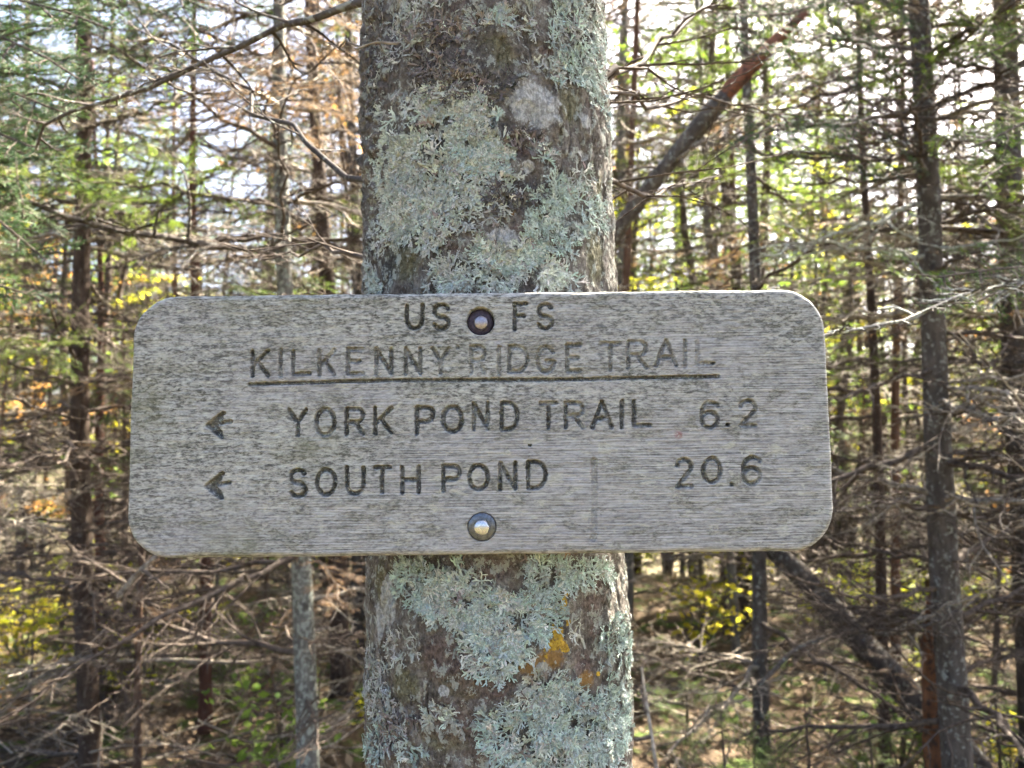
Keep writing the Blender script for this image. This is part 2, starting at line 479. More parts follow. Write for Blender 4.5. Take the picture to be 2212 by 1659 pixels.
BOLT_T, BOLT_B = P2S(1038, 693.5), P2S(1041, 1138)
TH = 0.030
def build_sign():
    tl, tr, bl, br = P2S(285, 690), P2S(1786, 690), P2S(272, 1110), P2S(1803, 1100)
    top, bot = P2S(1040, 631)[1], P2S(1040, 1199)[1]
    uL, uR = (tl[0] + bl[0]) / 2, (tr[0] + br[0]) / 2
    Wd, Ht = uR - uL, top - bot
    uc, vc = (uL + uR) / 2, (top + bot) / 2
    rc = 0.0325
    NX, NY = 940, 420
    v = np.linspace(-Ht / 2, Ht / 2, NY)
    ins = np.maximum(0, np.abs(v) - (Ht / 2 - rc))
    hw = Wd / 2 - (rc - np.sqrt(np.maximum(rc * rc - ins * ins, 0)))
    t = np.linspace(-1, 1, NX)
    U = t[None, :] * hw[:, None]
    Vv = np.repeat(v[:, None], NX, 1)
    # distance to the outline of the rounded board
    qx = np.abs(U) - (Wd / 2 - rc); qy = np.abs(Vv) - (Ht / 2 - rc)
    sd = np.hypot(np.maximum(qx, 0), np.maximum(qy, 0)) + np.minimum(np.maximum(qx, qy), 0) - rc
    d = -sd
    u, vv = U + uc, Vv + vc
    d = d + (fbm(u * 38, vv * 38, 3, 3, 91) - .62) * 0.0022
    rr = 0.0042
    z = -rr + np.sqrt(np.maximum(rr * rr - np.clip(rr - d, 0, rr) ** 2, 0))
    # weathered relief: stretched along the grain
    g1 = fbm(u * 45, vv * 420, 0, 3, 3) - .5
    g2 = fbm(u * 14, vv * 60, 5, 3, 7) - .5
    z = z + g1 * 0.00055 + g2 * 0.0009
    # routed lettering
    jit = (fbm(u * 420, vv * 420, 0, 3, 21) - .5)
    wearn = fbm(u * 170, vv * 170, 0, 4, 33)
    groove = np.zeros_like(z); cut = np.zeros_like(z)
    du = Wd / NX; dv = Ht / NY
    for pl, h, dep, wear in STROKES:
        lo, hi = pl.min(0) - h * 2, pl.max(0) + h * 2
        j0, j1 = np.searchsorted(v, lo[1] - vc), np.searchsorted(v, hi[1] - vc)
        i0 = max(0, int((lo[0] - uc + Wd / 2) / du) - 40); i1 = min(NX, int((hi[0] - uc + Wd / 2) / du) + 40)
        uu = u[j0:j1, i0:i1]; ww = vv[j0:j1, i0:i1]
        best = np.full(uu.shape, 9.0)
        for a, b in zip(pl[:-1], pl[1:]):
            e = b - a; L2 = e @ e + 1e-14
            s = np.clip(((uu - a[0]) * e[0] + (ww - a[1]) * e[1]) / L2, 0, 1)
            best = np.minimum(best, np.hypot(uu - a[0] - s * e[0], ww - a[1] - s * e[1]))
        x = (best + jit[j0:j1, i0:i1] * 0.0013) / h
        prof = np.clip(1 - np.abs(x) ** 2.4, 0, 1) ** 0.7
        wn = wearn[j0:j1, i0:i1]
        fill = 1 - wear * sstep(.45, .62, wn) * 0.9
        cut[j0:j1, i0:i1] = np.maximum(cut[j0:j1, i0:i1], prof * dep * fill * 0.0054)
        groove[j0:j1, i0:i1] = np.maximum(groove[j0:j1, i0:i1], sstep(0, .5, prof) * (0.25 + 0.75 * min(1, dep * 1.1)) * fill)
    z = z - cut
    # lichen bits filling the letters here and there
    z = z + sstep(.6, .72, fbm(u * 300, vv * 300, 2, 3, 41)) * groove * 0.0011
    # bolt counterbores
    rb = 30.2 / FPX * 0.572
    for bc, deep in ((BOLT_T, 0.0075), (BOLT_B, 0.0022)):
        dd = np.hypot(u - bc[0], vv - bc[1]) + jit * 0.0006
        k = sstep(rb + 0.0004, rb - 0.0004, dd)
        z = z * (1 - k) - k * deep
        groove = np.maximum(groove, k * 0.55)
    Vt = np.stack([u, vv, z], -1).reshape(-1, 3)
    i = np.arange(NY - 1)[:, None] * NX; j = np.arange(NX - 1)[None, :]
    q = np.stack([i + j, i + j + 1, i + NX + j + 1, i + NX + j], -1).reshape(-1, 4)
    # the edges and the back
    ring = np.concatenate([np.arange(NX), (np.arange(1, NY)) * NX + NX - 1, (NY - 1) * NX + np.arange(NX - 2, -1, -1), np.arange(NY - 2, 0, -1) * NX])
    nr = len(ring); base = len(Vt)
    layers = [Vt]
    cen = np.array([uc, vc])
    prev = ring
    qs = [q]
    for kz, sc in ((-TH * .35, 1.0), (-TH * .8, 1.0), (-TH, .992), (-TH - .0005, .9)):
        P = Vt[ring].copy()
        P[:, :2] = cen + (P[:, :2] - cen) * sc
        P[:, 2] = kz + (fbm(P[:, 0] * 60, P[:, 1] * 60, kz * 400, 2, 55) - .5) * 0.0006
        idx = base + np.arange(nr); base += nr
        layers.append(P)
        n2 = np.roll(np.arange(nr), -1)
        qs.append(np.stack([prev, idx, idx[n2], prev[n2]], 1))
        prev = idx
    layers.append(np.array([[uc, vc, -TH - .0005]]))
    n2 = np.roll(np.arange(nr), -1)
    tri = np.stack([prev, np.full(nr, base), prev[n2]], 1)
    VV = np.concatenate(layers)
    me = mesh_np("board", VV, np.concatenate(qs), tri)
    gz = np.zeros(len(VV)); gz[:NX * NY] = groove.ravel()
    add_attr(me, "groove", gz)

    m = Mat("weathered_wood", 0.82, 0.2)
    # fine raised grain
    wob = m.noise(m.co((2.2, 24, 1)), 1.0, 2, 0.6)
    sep = m.n("ShaderNodeSeparateXYZ"); m.l(m.co(), sep.inputs[0])
    ph = m.math('ADD', m.math('MULTIPLY', sep.outputs[1], 2 * PI * 520), m.math('MULTIPLY', wob, 34.0))
    lines = m.math('MULTIPLY_ADD', m.math('SINE', ph), 0.5); lines.node.inputs[2].default_value = 0.5
    streak = m.noise(m.co((24, 640, 1)), 1.0, 3, 0.75)
    grain = m.math('ADD', m.math('MULTIPLY', lines, 0.1), m.math('MULTIPLY', streak, 0.93))
    # where the bare grain shows: mostly the lower right half, the rest is crusted over
    zone = m.math('ADD', m.noise(m.co((6, 12, 1)), 1.0, 3, 0.6), m.math('MULTIPLY', sep.outputs[0], 0.5))
    zone = m.math('ADD', zone, m.math('MULTIPLY', sep.outputs[1], -1.3))
    zone = m.ramp(zone, [(0.4, 0.0), (0.6, 1.0)])
    cr = m.noise(m.co((105, 290, 1)), 1.0, 4, 0.72, 0.5)
    cr2 = m.noise(m.co((270, 640, 1), (4, 2, 1)), 1.0, 2, 0.65)
    lowc = m.noise(m.co((11, 26, 1), (3.3, 7.6, 0)), 1.0, 2, 0.6)
    mo = m.math('ADD', m.math('MULTIPLY', cr, .62), m.math('MULTIPLY', cr2, .38))
    mo = m.math('ADD', mo, m.math('MULTIPLY', m.math('SUBTRACT', lowc, 0.5), 0.15))
    mott = m.ramp(mo, [(0.37, (0.43, 0.44, 0.395)), (0.45, (0.32, 0.328, 0.308)), (0.51, (0.235, 0.24, 0.225)), (0.565, (0.1, 0.103, 0.092)), (0.65, (0.034, 0.035, 0.031))])
    bare = m.ramp(grain, [(0.38, (0.062, 0.062, 0.062)), (0.465, (0.205, 0.207, 0.207)), (0.55, (0.335, 0.338, 0.345)), (0.68, (0.48, 0.48, 0.495))])
    zf = m.math('MULTIPLY_ADD', zone, 0.52); zf.node.inputs[2].default_value = 0.06
    wood = m.mix(zf, mott, bare)
    tintn = m.noise(m.co((7, 16, 1), (3, 1, 0)), 1.0, 3, 0.5)
    wood = m.mix(m.ramp(tintn, [(0.45, 0.0), (0.65, 0.25)]), wood, (0.32, 0.317, 0.34))
    # pale lichen flakes
    pl = m.noise(m.co((60, 125, 1), (5, 5, 2)), 1.0, 4, 0.65, 0.6)
    pls = m.math('ADD', pl, m.math('MULTIPLY', m.math('SUBTRACT', m.noise(m.co((7, 10, 1), (9, 2, 0)), 1.0, 3), 0.5), 0.3))
    pale = m.ramp(pls, [(0.61, 0.0), (0.64, 0.75)])
    wood = m.mix(pale, wood, m.ramp(cr2, [(0.4, (0.4, 0.405, 0.355)), (0.62, (0.3, 0.302, 0.265))]))
    # olive-grey crust blotches, some over the bare grain too
    bl = m.noise(m.co((34, 80, 1), (8, 3, 4)), 1.0, 5, 0.7, 0.4)
    wood = m.mix(m.ramp(bl, [(0.54, 0.0), (0.585, 0.6)]), wood, m.ramp(cr2, [(0.38, (0.24, 0.24, 0.2)), (0.6, (0.07, 0.07, 0.058))]))
    # a greenish cast on the left end
    al = m.noise(m.co((14, 14, 1), (2, 8, 0)), 1.0, 3, 0.6)
    al = m.math('SUBTRACT', al, m.math('MULTIPLY', sep.outputs[0], 0.35))
    wood = m.mix(m.ramp(al, [(0.6, 0.0), (0.8, 0.4)]), wood, (0.15, 0.158, 0.095))
    # deposits in the routed letters: dark algae with olive and pale bits
    gr = m.attr("groove")
    gn = m.noise(m.co((1, 1, 1)), 420, 3, 0.7)
    dep = m.ramp(gn, [(0.42, (0.032, 0.031, 0.029)), (0.54, (0.075, 0.075, 0.067)), (0.6, (0.19, 0.2, 0.17)), (0.66, (0.46, 0.5, 0.45))])
    wood = m.mix(m.math('MULTIPLY', gr, 0.72), wood, dep)
    # small rust-red mark
    vm = m.n("ShaderNodeVectorMath", operation='DISTANCE')
    rp = c2(1203, 907)
    m.l(m.co(), vm.inputs[0]); vm.inputs[1].default_value = (rp[0], rp[1], 0)
    red = m.math('MULTIPLY', m.ramp(vm.outputs["Value"], [(0.0012, 1.0), (0.004, 0.0)]), m.ramp(gn, [(0.4, 0.2), (0.55, 1.0)]))
    wood = m.mix(red, wood, (0.2, 0.05, 0.045))
    m.color(wood)
    h = m.math('ADD', m.math('MULTIPLY', grain, 0.8), m.math('MULTIPLY', cr, 0.9))
    m.bump(h, 0.8, 0.0011)
    me.materials.append(m.m)

    root = empty("trail_sign")
    mw = Matrix(((SU[0], SV[0], SN[0], SIGN_C[0]), (SU[1], SV[1], SN[1], SIGN_C[1]), (SU[2], SV[2], SN[2], SIGN_C[2]), (0, 0, 0, 1)))
    root.matrix_world = mw
    tag(root, "weathered grey wooden trail sign with routed lettering and arrows, bolted to the lichened trunk", "sign")
    link("board", me, root)

    # bolts: washer and domed hexagonal head
    def bolt(bc, zb, mat_w, mat_h, rw, rh, rot, off):
        b = Geo()
        prof = [(0.0, 0.0022), (rw * .55, 0.0022), (rw * .9, 0.0019), (rw, 0.0012), (rw, -0.001)]
        k = 40
        ang = np.arange(k) * 2 * PI / k
        ringv = np.concatenate([[(r * math.cos(a), r * math.sin(a), z) for a in ang] for r, z in prof])
        i = np.arange(len(prof) - 1)[:, None] * k; j = np.arange(k)[None, :]
        q = np.stack([i + j, i + k + j, i + k + (j + 1) % k, i + (j + 1) % k], -1).reshape(-1, 4)
        b.add(ringv, q)
        wme = b.mesh("washer", [mat_w])
        h = Geo()
        k = 48
        ang = np.arange(k) * 2 * PI / k
        hexr = rh * math.cos(PI / 6) / np.cos((ang % (PI / 3)) - PI / 6)
        rings = []
        rings.append(np.stack([hexr * np.cos(ang), hexr * np.sin(ang), np.full(k, 0.002)], 1))
        rings.append(np.stack([hexr * np.cos(ang), hexr * np.sin(ang), np.full(k, 0.0054) - (hexr - rh * .866) * .55], 1))
        for f, zz in ((.86, .0062), (.8, .0066), (.6, .0072), (.35, .0076), (.12, .0077), (0.0, .0077)):
            rad = np.minimum(hexr * .985, rh * f)
            rings.append(np.stack([rad * np.cos(ang), rad * np.sin(ang), np.full(k, zz)], 1))
        v = np.concatenate(rings)
        i = np.arange(len(rings) - 1)[:, None] * k; j = np.arange(k)[None, :]
        q = np.stack([i + j, i + (j + 1) % k, i + k + (j + 1) % k, i + k + j], -1).reshape(-1, 4)
        h.add(v, q)
        ho = link("bolt", h.mesh("bolt", [mat_h]), root, Matrix.Translation((bc[0] + off[0], bc[1] + off[1], zb)) @ Matrix.Rotation(rot, 4, 'Z') @ Matrix.Rotation(R(2.5), 4, 'X'))
        mod = ho.modifiers.new("soft", 'BEVEL'); mod.width = 0.0003; mod.segments = 2; mod.limit_method = 'ANGLE'; mod.angle_limit = R(35)
        link("washer", wme, ho, Matrix.Translation((-off[0], -off[1], 0)))
        return ho
    def metal(name, ca, cb, rough, metallic):
        m = Mat(name, rough, 0.5)
        n1 = m.noise(m.co(), 420, 6, 0.7)
        m.color(m.ramp(n1, [(0.35, ca), (0.65, cb)]))
        m.b.inputs["Metallic"].default_value = metallic
        m.l(m.ramp(n1, [(0.3, rough * 1.25), (0.7, rough * 0.75)]), m.b.inputs["Roughness"])
        m.bump(m.noise(m.co(), 260, 4, 0.6), 0.35, 0.0006)
        return m.m
    o1 = bolt(BOLT_T, -0.0072, metal("washer_dark", (0.03, 0.022, 0.034), (0.075, 0.058, 0.08), .55, .5), metal("bolt_aged", (0.2, 0.18, 0.19), (0.34, 0.33, 0.36), .36, .85), 0.0102, 0.0059, R(32), (0.0002, -0.0008))
    o1["label"] = "dark recessed bolt between US and FS"
    o2 = bolt(BOLT_B, -0.0010, metal("washer_blue", (0.06, 0.066, 0.078), (0.15, 0.17, 0.2), .36, .85), metal("bolt_bright", (0.4, 0.42, 0.44), (0.56, 0.58, 0.6), .3, 1.0), 0.0103, 0.0063, R(2), (-0.0001, 0.0))
    o2["label"] = "bright zinc bolt near the lower edge"
build_sign()

# ------------------------------------------------------------------ the lichened fir that carries the sign
TR = 0.1185
TZ0 = SIGN_C[2]
_a, _b = P2W(1041, 0, 0.72), P2W(1080, 1659, 0.72)
TKX = (_a[0] - _b[0]) / (_a[2] - _b[2])
TX0 = P2W(1064, 915, 0.72)[0]
TKY = math.tan(R(1.0))
TY0 = 0.572 + TH + TR + 0.001

def trad(z):
    return TR * (1 - 0.045 * (np.asarray(z, float) - TZ0))

def taxis(z):
    z = np.asarray(z, float)
    return TX0 + TKX * (z - TZ0), TY0 + TKY * (z - TZ0)

def P2T(px, py):
    """photo pixel -> (theta, z) on the trunk; theta 0 faces the camera, positive to the right"""
    px = float(np.clip(px, 770, 1372))
    d = ray(px, py)
    k = 1.0
    for _ in range(12):                       # pull pixels just off the silhouette back on to it
        A = d[0] - TKX * d[2]; B = d[1] - TKY * d[2]
        cx = TX0 + TKX * (CAM_Z - TZ0); cy = TY0 + TKY * (CAM_Z - TZ0)
        a = A * A + B * B; b = -2 * (A * cx + B * cy); c = cx * cx + cy * cy - TR * TR
        disc = b * b - 4 * a * c
        if disc >= 0: break
        px += 3 if px < 1075 else -3
        d = ray(px, py)
    t = (-b - math.sqrt(max(0, disc))) / (2 * a)
    z = CAM_Z + t * d[2]
    ax, ay = taxis(z)
    return math.atan2(t * d[0] - ax, -(t * d[1] - ay)), z

TH_N = 340
_f = np.linspace(-R(105), R(105), 300)
_bk = np.linspace(R(105), R(255), TH_N - 300 + 2)[1:-1]
THETA = np.concatenate([_f, _bk])
ZR = np.concatenate([np.linspace(-0.15, 1.06, 60), np.linspace(1.06, 2.06, 540)[1:], np.linspace(2.06, 7.5, 60)[1:]])

def tdisp(th, z):
    """relief of the bark in metres"""
    c, s = np.sin(th) * TR, -np.cos(th) * TR
    d = (fbm(c * 16, s * 16, z * 9, 3, 61) - .5) * 0.012
    d += (fbm(c * 95, s * 95, z * 80, 4, 67, .6) - .5) * 0.0062
    cr = np.abs(fbm(c * 40, s * 40, z * 13, 3, 71) - .5)                       # upright cracks
    d -= sstep(.035, .0, cr) * 0.0028 * sstep(.5, .58, fbm(c * 12, s * 12, z * 9, 2, 73))
    plate = fbm(c * 55, s * 55, z * 42, 2, 77)                                  # flaking plates on the side edges
    d += sstep(.5, .54, plate) * 0.0016
    return d

def tpoint(th, z, h):
    th = np.asarray(th, float); z = np.asarray(z, float)
    ax, ay = taxis(z)
    r = trad(z) + h
    return np.stack([ax + r * np.sin(th), ay - r * np.cos(th), z], -1)

def blob_field(th, z, blobs):
    f = np.zeros_like(th)
    for (px, py, rx, ry) in blobs:
        t0, z0 = P2T(px, py)
        rx_, ry_ = rx * 0.62 / FPX, ry * 0.62 / FPX
        dth = (th - t0 + PI) % (2 * PI) - PI
        q = np.sqrt((dth * TR / rx_) ** 2 + ((z - z0) / ry_) ** 2)
        f = np.maximum(f, np.clip(1.3 - q * 0.8, 0, 1))
    return f

B_WHITE = [(1155, 225, 66, 55), (1085, 515, 40, 26), (1260, 335, 22, 12), (838, 1300, 30, 60), (1050, 1375, 40, 22), (960, 1490, 14, 12), (820, 1340, 18, 50),
           (1140, 360, 18, 14), (1000, 60, 34, 26), (1260, 262, 18, 20), (1090, 1310, 26, 20), (1205, 600, 24, 12)]
B_YELLOW = [(1205, 1368, 15, 18), (1197, 1392, 22, 15), (1222, 1402, 8, 9), (1217, 1305, 7, 14), (1222, 1280, 6, 7), (1262, 1488, 9, 10), (1268, 1497, 8, 6), (1288, 1455, 6, 5), (1218, 1255, 5, 8), (1228, 1345, 6, 6), (1180, 1420, 8, 6)]
B_OCHRE = [(1190, 1425, 40, 26), (1200, 1195, 60, 14), (1265, 1470, 28, 24), (930, 205, 26, 14), (1100, 455, 20, 12), (1150, 1440, 40, 20)]
B_RED = [(1060, 1230, 60, 34), (955, 1420, 60, 60), (1280, 1280, 40, 60), (1262, 1440, 30, 40), (1010, 1450, 60, 70), (1240, 60, 20, 26), (925, 235, 18, 12),
         (1290, 170, 30, 14), (960, 1560, 90, 60), (1290, 1360, 26, 34), (1060, 1480, 60, 40), (1200, 1480, 40, 30), (985, 540, 26, 14), (1185, 110, 30, 14), (1120, 320, 50, 26), (1120, 500, 34, 20)]
B_OLIVE = [(870, 570, 60, 50), (1060, 110, 60, 50), (1290, 560, 50, 70), (1230, 230, 40, 50), (1000, 1480, 60, 30), (960, 1600, 60, 26), (1220, 420, 40, 40),
           (820, 1260, 30, 60), (1300, 420, 26, 60), (1110, 1420, 40, 26), (880, 1480, 40, 40), (800, 1500, 30, 80)]
B_DARK = [(985, 130, 100, 90), (1140, 300, 50, 26), (1115, 415, 60, 46), (810, 180, 34, 120), (850, 90, 40, 90), (820, 1540, 46, 90), (1010, 400, 20, 60), (960, 1215, 60, 30), (1250, 1650, 30, 20)]

PALE, BLUE, DARKL, BROWNL, GREY = (.375, .41, .362), (.325, .40, .363), (.085, .08, .078), (.16, .14, .13), (.31, .325, .3)
COLONIES = [
    (930, 330, 150, 130, 520, PALE), (960, 390, 150, 120, 360, PALE), (890, 490, 100, 75, 300, PALE), (1040, 310, 70, 80, 150, BLUE), (850, 420, 60, 120, 200, PALE),
    (1250, 80, 70, 100, 190, BLUE), (1265, 160, 60, 60, 130, BLUE), (1190, 40, 60, 50, 80, GREY), (1225, 475, 100, 72, 260, BLUE), (1195, 420, 44, 40, 70, BLUE),
    (1080, 590, 140, 62, 290, PALE), (1100, 540, 70, 40, 90, BLUE), (840, 580, 46, 70, 80, PALE), (820, 330, 30, 120, 110, GREY), (960, 600, 60, 40, 50, GREY),
    (985, 120, 120, 100, 330, BROWNL), (1040, 180, 90, 60, 130, DARKL), (870, 120, 70, 110, 200, GREY), (1145, 305, 46, 24, 70, BROWNL), (1110, 415, 66, 46, 130, DARKL),
    (1060, 60, 60, 50, 70, GREY), (1085, 60, 34, 30, 26, BLUE), (1070, 140, 30, 24, 16, PALE), (1245, 310, 10, 26, 8, PALE), (1255, 375, 24, 22, 14, PALE), (1180, 345, 34, 12, 14, BLUE),
    (1290, 260, 26, 46, 40, BLUE), (1310, 380, 16, 90, 50, GREY), (1320, 540, 22, 60, 60, GREY), (800, 60, 24, 90, 110, BROWNL), (795, 200, 22, 80, 110, BROWNL),
    (1235, 610, 16, 20, 10, BLUE), (1040, 460, 60, 46, 80, GREY), (960, 225, 80, 30, 90, PALE), (1050, 250, 36, 22, 24, PALE), (1180, 160, 44, 44, 40, GREY), (940, 30, 90, 40, 70, GREY), (1280, 30, 30, 40, 50, PALE),
    (930, 1260, 90, 56, 210, BLUE), (1000, 1300, 100, 46, 200, PALE), (1120, 1340, 110, 72, 360, BLUE), (1060, 1400, 60, 40, 90, PALE), (1180, 1240, 46, 50, 120, BLUE), (1270, 1235, 60, 40, 120, BLUE),
    (1250, 1560, 130, 100, 560, BLUE), (1330, 1600, 60, 80, 190, BLUE), (1110, 1590, 80, 60, 150, BLUE), (1180, 1640, 90, 40, 130, PALE), (1170, 1480, 40, 34, 60, PALE), (1330, 1420, 40, 90, 130, BLUE),
    (825, 1500, 46, 90, 160, GREY), (850, 1560, 60, 60, 90, BROWNL), (915, 1395, 24, 18, 16, PALE), (945, 1440, 26, 14, 14, PALE), (870, 1390, 30, 40, 30, GREY), (820, 1600, 34, 60, 60, BLUE),
    (1075, 1430, 40, 26, 40, BLUE), (890, 1610, 30, 36, 22, BLUE), (1010, 1360, 26, 14, 12, BLUE), (1040, 1240, 30, 20, 20, GREY), (790, 1440, 20, 70, 80, GREY), (1355, 1300, 16, 80, 70, GREY),
    (960, 1590, 60, 50, 22, PALE), (1020, 1540, 60, 40, 20, GREY),
]
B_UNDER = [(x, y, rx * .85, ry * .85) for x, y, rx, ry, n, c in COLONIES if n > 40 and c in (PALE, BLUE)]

def build_main_tree():
    TT, ZZ = np.meshgrid(THETA, ZR)
    D = tdisp(TT, ZZ)
    # shaggy crust on the upper left flank and the lower left flank
    t0, z0 = P2T(800, 160)
    sh = np.exp(-((TT - t0) / .28) ** 2) * sstep(1.62, 1.72, ZZ)
    D = D + sh * np.abs(fbm(TT * 14, ZZ * 95, 0, 4, 83) - .5) * 0.022
    V = tpoint(TT, ZZ, D).reshape(-1, 3)
    ny, nx = TT.shape
    i = np.arange(ny - 1)[:, None] * nx; j = np.arange(nx)[None, :]; j2 = (j + 1) % nx
    q = np.stack([i + j, i + j2, i + nx + j2, i + nx + j], -1).reshape(-1, 4)
    me = mesh_np("trunk", V, q)
    for nm, bl in (("white", B_WHITE), ("yellow", B_YELLOW), ("ochre", B_OCHRE), ("red", B_RED), ("olive", B_OLIVE), ("darkc", B_DARK), ("under", B_UNDER)):
        add_attr(me, nm, blob_field(TT, ZZ, bl).ravel())
    m = Mat("fir_bark", 0.9, 0.15)
    n1 = m.noise(m.co((1, 1, .7)), 60, 4, 0.7)
    n2 = m.noise(m.co((1, 1, .8)), 300, 4, 0.75)
    n3 = m.noise(m.co((1, 1, .8), (3, 3, 3)), 130, 5, 0.72)
    n4 = m.noise(m.co((1, 1, 1), (7, 1, 3)), 24, 3, 0.6)
    base = m.ramp(m.math('ADD', m.math('MULTIPLY', n1, .5), m.math('MULTIPLY', n2, .5)),
                  [(0.36, (0.032, 0.028, 0.024)), (0.5, (0.115, 0.103, 0.09)), (0.64, (0.24, 0.225, 0.2))])
    def spread(at, col, lo=.42, hi=.6, amt=1.0, nz=n3, amp=1.3):
        f = m.math('ADD', m.attr(at), m.math('MULTIPLY', m.math('SUBTRACT', nz, .5), amp))
        f = m.math('MULTIPLY', m.ramp(f, [(lo, 0.0), (hi, amt)]), 1.0)
        return f, col
    olive = m.ramp(n2, [(.38, (0.05, 0.048, 0.024)), (.62, (0.18, 0.175, 0.105))])
    red = m.ramp(n2, [(.38, (0.04, 0.025, 0.022)), (.62, (0.155, 0.105, 0.092))])
    wht = m.ramp(n2, [(.4, (0.2, 0.205, 0.2)), (.6, (0.44, 0.45, 0.435))])
    drk = m.ramp(n2, [(.35, (0.03, 0.026, 0.027)), (.7, (0.13, 0.12, 0.118))])
    ylw = m.ramp(n2, [(.36, (0.22, 0.13, 0.02)), (.62, (0.56, 0.38, 0.045))])
    c = base
    f, _ = spread("olive", None, .45, .75, .75); c = m.mix(f, c, olive)
    c = m.mix(m.ramp(n4, [(.54, 0.0), (.7, .35)]), c, red)
    f, _ = spread("red", None, .5, .85, .6); c = m.mix(f, c, red)
    f, _ = spread("ochre", None, .5, .8, .75); c = m.mix(f, c, (0.24, 0.135, 0.035))
    f, _ = spread("darkc", None, .45, .7, .8); c = m.mix(f, c, drk)
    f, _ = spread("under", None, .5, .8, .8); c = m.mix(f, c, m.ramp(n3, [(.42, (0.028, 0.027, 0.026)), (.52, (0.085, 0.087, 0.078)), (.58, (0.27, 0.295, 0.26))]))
    # grey-green crustose specks everywhere
    c = m.mix(m.ramp(n3, [(.54, 0.0), (.585, .75)]), c, m.ramp(n2, [(.35, (0.25, 0.27, 0.235)), (.65, (0.38, 0.41, 0.37))]))
    f, _ = spread("white", None, .48, .62, .9, n3, 1.1); c = m.mix(f, c, wht)
    f = m.math('ADD', m.math('MULTIPLY', m.attr("yellow"), .72), m.math('MULTIPLY', m.math('SUBTRACT', n3, .5), 3.4)); f = m.math('MULTIPLY', m.ramp(f, [(.42, 0.0), (.5, .95)]), m.ramp(m.attr("yellow"), [(.05, 0.0), (.3, 1.0)])); c = m.mix(f, c, ylw)
    m.color(c)
    m.bump(m.math('ADD', m.math('MULTIPLY', n2, .6), m.math('MULTIPLY', n3, .9)), 1.0, 0.0045)
    me.materials.append(m.m)
    bx, by = taxis(0.0)
    root = empty("fir_tree", (float(bx), float(by), 0))
    tag(root, "stout fir trunk covered in pale green lichen, carrying the trail sign", "tree")
    off = Matrix.Translation((-float(bx), -float(by), 0))
    trunk = link("trunk", me, root, off)
    return root, off, trunk
MAIN, MAIN_OFF, MAIN_TRUNK = build_main_tree()

# --- foliose lichen: forked ribbon lobes growing out from each colony's centre
def lichen_mat():
    m = Mat("foliose_lichen", 0.8, 0.2)
    n = m.noise(m.co(), 500, 1, 0.6)
    c = m.mix(0.55, m.attr("tint", "Color"), m.ramp(n, [(.3, .55), (.7, 1.25)]), 'MULTIPLY')
    m.color(c)
    m.bump(n, 0.5, 0.0008)
    return m.m
M['lichen'] = lichen_mat()

def grow_lobe(rng, w, seg, ang, levels, out, x=0.0, y=0.0, h=0.0, lift=0.0):
    """one ribbon that forks; appends (pts, widths, heights)"""
    pts = [(x, y)]; hs = [h]
    n = rng.choice((2, 3, 3, 4))
    for _ in range(n):
        ang += rng.uniform(-.35, .35)
        x += math.cos(ang) * seg * rng.uniform(.7, 1.2); y += math.sin(ang) * seg * rng.uniform(.7, 1.2)
        h += lift * rng.uniform(.2, 1.0)
        pts.append((x, y)); hs.append(h)
    out.append((pts, w, hs, levels))
    if levels > 0:
        k = 2 if rng.random() < .75 else 3
        sp = rng.uniform(.55, .95)
        for i in range(k):
            a2 = ang + (i - (k - 1) / 2) * sp + rng.uniform(-.2, .2)
            grow_lobe(rng, w * rng.uniform(.72, .95), seg * rng.uniform(.7, .95), a2, levels - 1, out, x, y, h - 0.0001, lift * 1.35)
    elif rng.random() < .8:
        for sgn in (-1, 1):
            if rng.random() < .7:
                grow_lobe_tip(rng, w * .72, seg * .62, ang + sgn * rng.uniform(.5, .9), out, x, y, h)

def grow_lobe_tip(rng, w, seg, ang, out, x, y, h):
    pts = [(x, y)]; hs = [h]
    for _ in range(2):
        ang += rng.uniform(-.25, .25)
        x += math.cos(ang) * seg; y += math.sin(ang) * seg; h += rng.uniform(-.0002, .0006)
        pts.append((x, y)); hs.append(h)
    out.append((pts, w, hs, 0))

KEEP = B_YELLOW + B_WHITE[:2] + B_OCHRE[:1] + B_OLIVE[:6] + [(1280, 1290, 34, 44), (1262, 1440, 24, 30), (1060, 1225, 50, 26), (955, 1450, 60, 90), (1020, 1500, 60, 50), (1240, 300, 60, 60), (1290, 590, 40, 50), (1160, 370, 40, 20)]

